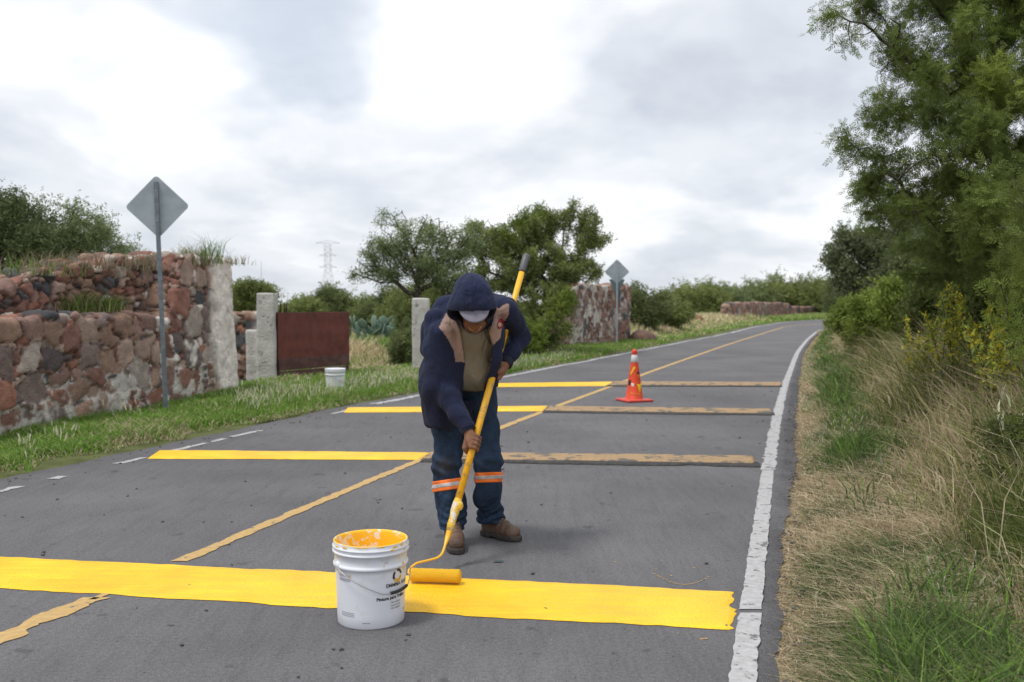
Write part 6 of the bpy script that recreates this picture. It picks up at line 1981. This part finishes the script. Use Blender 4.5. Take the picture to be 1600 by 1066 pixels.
# small round badge on the chest patch
M_badge = mat('badge_red', (0.22, 0.008, 0.015), rough=0.7); M_badge2 = mat('badge_ring', (0.35, 0.25, 0.12), rough=0.7)
def on_surface(px, py, fn, y0=4.9, y1=5.6):
    ys = np.linspace(y0, y1, 700); pts = np.array([P(px, py, y) for y in ys]); d = fn(pts)
    i = np.argmax(d < 0.0); return pts[i] if d[i] < 0 else pts[-1]
def decal(px, py, rx, ry, m, name, off, ang=0.0, fn=jacket_sdf, parent=None, inner=0.0):
    n = 20; V = []; th = np.linspace(0, 2 * np.pi, n, endpoint=False)
    for f0 in ((inner, 1.0) if inner else (0.02, 0.5, 1.0)):
        for a in th:
            x, y = math.cos(a) * rx * f0, math.sin(a) * ry * f0
            V.append(on_surface(px + x * math.cos(ang) - y * math.sin(ang), py + x * math.sin(ang) + y * math.cos(ang), fn) + np.array([0, -off, 0]))
    V = np.array(V); k = len(V) // n
    i = np.arange(n); i2 = (i + 1) % n
    Q = np.concatenate([np.stack([j * n + i, j * n + i2, (j + 1) * n + i2, (j + 1) * n + i], 1) for j in range(k - 1)])
    return obj(name, (V - per_base, Q, np.zeros((0, 3), int)), m, parent or man)
decal(782, 506, 5.0, 8.5, M_badge, 'badge', 0.004, 0.2, parent=jk)
decal(781, 507, 2.6, 4.2, M_badge2, 'badge', 0.006, 0.2, parent=jk)

# ---- hood
fh = norm(np.array([0.03, -0.60, -0.80])); rh = norm(np.array([1, 0.0, 0.02]) - fh * (np.array([1, 0.0, 0.02]) @ fh)); uh = np.cross(rh, fh)
HH = np.stack([rh, fh, uh if uh[2] > 0 else -uh])
def hood_sdf(p):
    q = (p - HC) @ HH.T
    o_ = ellip(q, [0, -0.025, 0.028], [0.094, 0.110, 0.110])
    o_ = smin(o_, ellip(q, [0, 0.040, -0.005], [0.130, 0.075, 0.095]), 0.05)
    o_ = smin(o_, ellip(q, [-0.01, 0.030, -0.055], [0.125, 0.075, 0.090]), 0.04)
    o_ = smin(o_, cone(p, HL(0, -0.05, -0.06), P(742, 488, 5.22), 0.105, 0.115), 0.06)
    seam = 0.004 * np.exp(-(q[:, 0] / 0.006) ** 2) * (q[:, 2] > 0) - 0.0015 * np.exp(-((np.abs(q[:, 0]) - 0.012) / 0.004) ** 2)
    fold = crease(p, 71, 0.004, 9)
    o2 = o_ + fold - seam
    i_ = o_ + 0.013
    op = -(q[:, 1] - np.maximum(0.112 - 1.1 * np.maximum(0.050 - q[:, 2], 0), 0.045))    # keep q_y < edge
    shell = smax(smax(o2, -i_, 0.004), -op, 0.006)
    throat = cone(q, [0, 0.09, -0.17], [0, 0.07, -0.03], 0.10, 0.085)
    shell = smax(shell, -throat, 0.01)
    return shell
V, Q = surface_nets(hood_sdf, [-0.5, 4.78, 1.1], [0.05, 5.45, 1.58], 0.006)
V = smooth_mesh(V, Q, 1, 0.5)
add('hood', V, Q, mat('navy_hood', (0.024, 0.030, 0.068), rough=0.95, bump=0.25, bscale=260, folds=11, sheen=0.05, spec=0.15, var=0.1, vscale=7))
hd = col.objects[-1]
# stitched hem of the hood edge
# ---- cap and visor
def cap_sdf(p):
    q = hq(p)
    c = smax(ellip(q, [0, -0.010, 0.028], [0.080, 0.099, 0.088]), -ellip(q, [0, -0.010, 0.026], [0.077, 0.096, 0.085]), 0.002)
    return smax(c, 0.022 - q[:, 2] + 0.10 * (0 - q[:, 1]) * 0, 0.004)
V, Q = surface_nets(cap_sdf, HC - 0.17, HC + 0.17, 0.004)
add('cap', V, Q, mat('pale_cap', (0.34, 0.35, 0.42), rough=0.85, var=0.06, vscale=20)); cp = col.objects[-1]
nu, nv = 25, 9; V = []
for j in range(nv):
    for i in range(nu):
        a = (i / (nu - 1) - 0.5) * 2; b = j / (nv - 1)
        ang = a * 1.18
        root = np.array([math.sin(ang) * 0.092, math.cos(ang) * 0.100 - 0.008])
        reach = 0.076 * (max(0.0, 1 - abs(a) ** 2.4)) ** 0.55
        pt = root + np.array([0, 1]) * reach * b
        z = 0.040 - 0.012 * a * a - 0.10 * reach * b
        V.append(HL(pt[0], pt[1], z))
V = np.array(V); i = np.arange(nu * nv).reshape(nv, nu)
q1 = np.stack([i[:-1, :-1], i[:-1, 1:], i[1:, 1:], i[1:, :-1]], -1).reshape(-1, 4)
top = V + u_ * 0.0025; bot = V - u_ * 0.0025; n = len(V)
bi_ = np.concatenate([i[0], i[1:, -1], i[-1, ::-1][1:], i[::-1, 0][1:-1]]); b2 = np.roll(bi_, -1)
Vv = np.concatenate([top, bot]); Qv = np.concatenate([q1, q1[:, ::-1] + n, np.stack([bi_, bi_ + n, b2 + n, b2], 1)])
o = new_mesh('visor', Vv - per_base, quads=Qv, mat=mat('pale_visor', (0.165, 0.155, 0.195), rough=0.8, var=0.05, vscale=25, dirt=(0.10, 0.095, 0.12), dscale=30, damt=0.5), parent=cp, smooth=True)
# drawcords
M_cord = mat('drawcord', (0.03, 0.028, 0.03), rough=0.9); M_cord2 = mat('necklace', (0.55, 0.52, 0.48), rough=0.4)
def surf_path(pts, fn, off, r, m, name, parent):
    V = [on_surface(x, y, fn) - np.array([0, off, 0]) for x, y in pts]
    V = np.array(V); t0 = np.linspace(0, 1, len(V)); t1 = np.linspace(0, 1, 26); W = np.stack([np.interp(t1, t0, V[:, i]) for i in range(3)], 1)
    for _ in range(2): W[1:-1] = (W[:-2] + 2 * W[1:-1] + W[2:]) / 4
    v, q, t = tube(W, r, 6); obj(name, (v - per_base, q, t), m, parent)
surf_path([(753, 506), (757, 518), (762, 530), (767, 538)], lambda p: np.minimum(shirt_sdf(p), jacket_sdf(p)), 0.004, 0.0020, M_cord, 'drawcord', hd)
surf_path([(764, 508), (760, 520)], lambda p: np.minimum(shirt_sdf(p), jacket_sdf(p)), 0.005, 0.0020, M_cord, 'drawcord', hd)
surf_path([(732, 512), (738, 517), (744, 520), (749, 516), (752, 510)], lambda p: np.minimum(shirt_sdf(p), body_sdf(p)), 0.003, 0.0016, M_cord2, 'necklace', man)

# ---- trousers
def legs(p, g=0.0):
    r = chain(p, [P(700, 618, 5.50), P(699, 668, 5.40), P(698, 720, 5.335), P(701, 770, 5.35), P(706, 815, 5.375)], [0.112 + g, 0.094 + g, 0.082 + g, 0.076 + g, 0.078 + g], 0.03)
    l = chain(p, [P(746, 615, 5.52), P(757, 668, 5.43), P(763, 715, 5.37), P(764, 765, 5.43), P(765, 806, 5.50)], [0.108 + g, 0.090 + g, 0.084 + g, 0.082 + g, 0.078 + g], 0.03)
    return r, l
def trouser_core(p):
    r, l = legs(p)
    s = proj(p)
    d = smin(r, l, 0.035)
    d = smin(d, chain(p, [P(712, 606, 5.50), P(738, 604, 5.50)], [0.125, 0.125]), 0.05)
    bunch = 0.010 * np.sin(p[:, 2] * 150 + 5 * vnoise(p, 9, 3) + 2.5 * np.sin(p[:, 0] * 30)) * sstep(0.27, 0.10, p[:, 2])
    kneef = 0.004 * np.sin(p[:, 2] * 95 + 4 * vnoise(p, 8, 9) + p[:, 0] * 40) * np.exp(-((p[:, 2] - 0.46) / 0.09) ** 2)
    return d + crease(p, 81, 0.015, 5.0, (1.2, 1.2, 0.7)) + 0.7 * bunch + kneef * 1.5
def trouser_sdf(p):
    d = trouser_core(p)
    r, l = legs(p)
    s = proj(p)
    low = np.where(r < l, 829, 819)
    bot = (s[:, 1] - low) * p[:, 1] / FPX
    d = smax(d, bot, 0.012)
    hol = np.minimum(chain(p, [P(706, 840, 5.38), P(703, 790, 5.36)], [0.058, 0.05]), chain(p, [P(765, 830, 5.52), P(765, 780, 5.46)], [0.056, 0.05]))
    d = smax(d, -hol, 0.008)
    return smax(d, -(p[:, 2] - 0) + 0 * p[:, 2] - 1, 0.01)
V, Q = surface_nets(trouser_sdf, [-0.60, 5.10, 0.03], [0.10, 5.80, 1.05], 0.0065)
V = smooth_mesh(V, Q, 1, 0.4)
jn = np.array([0.017, 0.034, 0.068])
fade = sstep(0.05, 0.45, fbm(V, 5, 3, 6)) * 0.7 + 0.25 * sstep(0.62, 0.50, V[:, 2]) * sstep(0.40, 0.50, V[:, 2])
C = jn * (1 + 0.9 * fade)[:, None] * (1 + 0.2 * fbm(V, 28, 2, 7))[:, None]
sp = proj(V)
scuff = np.exp(-(((sp[:, 0] - 695) / 14) ** 2 + ((sp[:, 1] - 727) / 12) ** 2)) * (V[:, 1] < 5.33)
C = C * (1 - 0.6 * scuff[:, None]) + np.array([0.07, 0.06, 0.06]) * 0.6 * scuff[:, None]
add('trousers', V, Q, mat('dark_denim', attr=True, rough=0.85, bump=0.3, bscale=320, folds=13, var=0.15, vscale=30, spec=0.25), cols=C)
tr = col.objects[-1]
M_hi = mat('hi_vis_orange', (0.95, 0.20, 0.03), rough=0.6); M_rf = mat('reflective_silver', (0.50, 0.49, 0.50), rough=0.35, dirt=(0.3, 0.27, 0.26), dscale=25, damt=0.6)
def band(side, zc, tilt, half, off, m, name, parent):
    def fn(p):
        r, l = legs(p)
        core = trouser_core(p) - off
        core = np.where((r < l) if side == 'r' else (l < r), core, 0.05)
        s = proj(p); yc = zc + tilt * (s[:, 0] - (700 if side == 'r' else 763))
        slab = (np.abs(s[:, 1] - yc) - half) * p[:, 1] / FPX
        return smax(smax(core, slab, 0.002), -(core + off + 0.012), 0.002)
    x0 = P(660 if side == 'r' else 725, 500, 5.3)[0]; x1 = P(735 if side == 'r' else 800, 500, 5.3)[0]
    zz_ = P(700, zc, 5.35)[2]
    V, Q = surface_nets(fn, [x0, 5.2, zz_ - 0.07], [x1, 5.58, zz_ + 0.07], 0.004)
    V = smooth_mesh(V, Q, 1, 0.5)
    return add(name, V, Q, m, parent=parent)
b1 = band('r', 757.5, -0.15, 8.5, 0.004, M_hi, 'reflective_band', tr); band('r', 757.5, -0.15, 3.3, 0.0065, M_rf, 'reflective_band', tr)
b2_ = band('l', 746, -0.03, 8.0, 0.004, M_hi, 'reflective_band', tr); band('l', 746, -0.03, 3.0, 0.0065, M_rf, 'reflective_band', tr)

# ---- work boots
M_boot = mat('brown_leather', (0.095, 0.052, 0.034), rough=0.6, var=0.3, vscale=14, dirt=(0.17, 0.115, 0.08), dscale=9, damt=0.6, bump=0.3, bscale=70)
M_sole = mat('boot_sole', (0.035, 0.03, 0.028), rough=0.85, dirt=(0.09, 0.075, 0.065), dscale=15, damt=0.6)
M_lace = mat('laces', (0.24, 0.17, 0.11), rough=0.9)
def boot(heel, toe, ank):
    heel, toe = heel.copy(), toe.copy(); heel[2] = toe[2] = 0
    d = norm(toe - heel); L = np.linalg.norm(toe - heel); s = np.array([d[1], -d[0], 0])
    def loc(p):
        q = p - heel; return np.stack([q @ d, q @ s, q[:, 2]], 1)
    def outline(q):
        x, y = q[:, 0] / L, q[:, 1]
        w = np.interp(x, [-0.05, 0.0, 0.15, 0.4, 0.7, 0.88, 0.97, 1.0], [0.0, 0.026, 0.037, 0.037, 0.051, 0.044, 0.026, 0.0])
        return (np.abs(y - 0.004 * np.sin(x * 3)) - w) * 0.8
    def upper(p):
        q = loc(p); x = q[:, 0] / L
        top = np.interp(x, [0, 0.25, 0.42, 0.6, 0.8, 1.0], [0.17, 0.17, 0.135, 0.100, 0.076, 0.052])
        a = chain(q, [[L * 0.20, 0, 0.16], [L * 0.18, 0, 0.09], [L * 0.16, 0, 0.055]], [0.050, 0.045, 0.038], 0.02)
        b = chain(q, [[L * 0.20, 0, 0.055], [L * 0.50, 0, 0.056], [L * 0.80, 0, 0.046]], [0.037, 0.044, 0.043], 0.02)
        c = cone(q, [L * 0.24, 0, 0.12], [L * 0.58, 0, 0.068], 0.042, 0.034)
        r = smin(smin(a, b, 0.03), c, 0.03)
        r = r + 0.0022 * np.sin(q[:, 0] * 170) * np.exp(-((x - 0.62) / 0.12) ** 2) + 0.0025 * vnoise(p, 25, 3)
        r = smax(r, 0.022 - q[:, 2], 0.006)
        return smax(r, -cone(q, [L * .2, 0, 0.12], [L * .2, 0, 0.25], 0.036, 0.04), 0.004)
    def sole(p):
        q = loc(p)
        o_ = smax(outline(q), np.abs(q[:, 2] - 0.0165) - 0.0155, 0.006)
        tread = 0.0018 * (np.sin(q[:, 0] * 380) > 0) * (np.abs(outline(q)) < 0.01)
        arch = smax(o_, -(np.linalg.norm(np.stack([q[:, 0] - L * 0.36, q[:, 2] + 0.012], 1), axis=1) - 0.022), 0.004)
        return arch + tread
    lo_ = np.minimum(heel, toe) - 0.09; hi_ = np.maximum(heel, toe) + 0.09; lo_[2] = -0.01; hi_[2] = 0.21
    V, Q = surface_nets(upper, lo_, hi_, 0.0048); V = smooth_mesh(V, Q, 1, 0.4); b = add('boot', V, Q, M_boot)
    V, Q = surface_nets(sole, lo_, hi_, 0.0045); add('sole', V, Q, M_sole, parent=b)
    ls = []
    for k in range(5):
        x = L * (0.33 + 0.062 * k); z = np.interp(x / L, [0.3, 0.62], [0.152, 0.103])
        pts = [heel + d * (x + 0.006 * math.sin(t_ * 3.14)) + s * (t_ - 0.5) * 0.05 + np.array([0, 0, z - 0.030 * (2 * (t_ - .5)) ** 2]) for t_ in np.linspace(0, 1, 7)]
        ls.append(tube(pts, 0.0034, 6))
    v, q, t = join(ls); obj('laces', (v - per_base, q, t), M_lace, b)
boot(G(706, 846), G(716, 868), anR)
boot(G(754, 836), G(814, 847), anL)
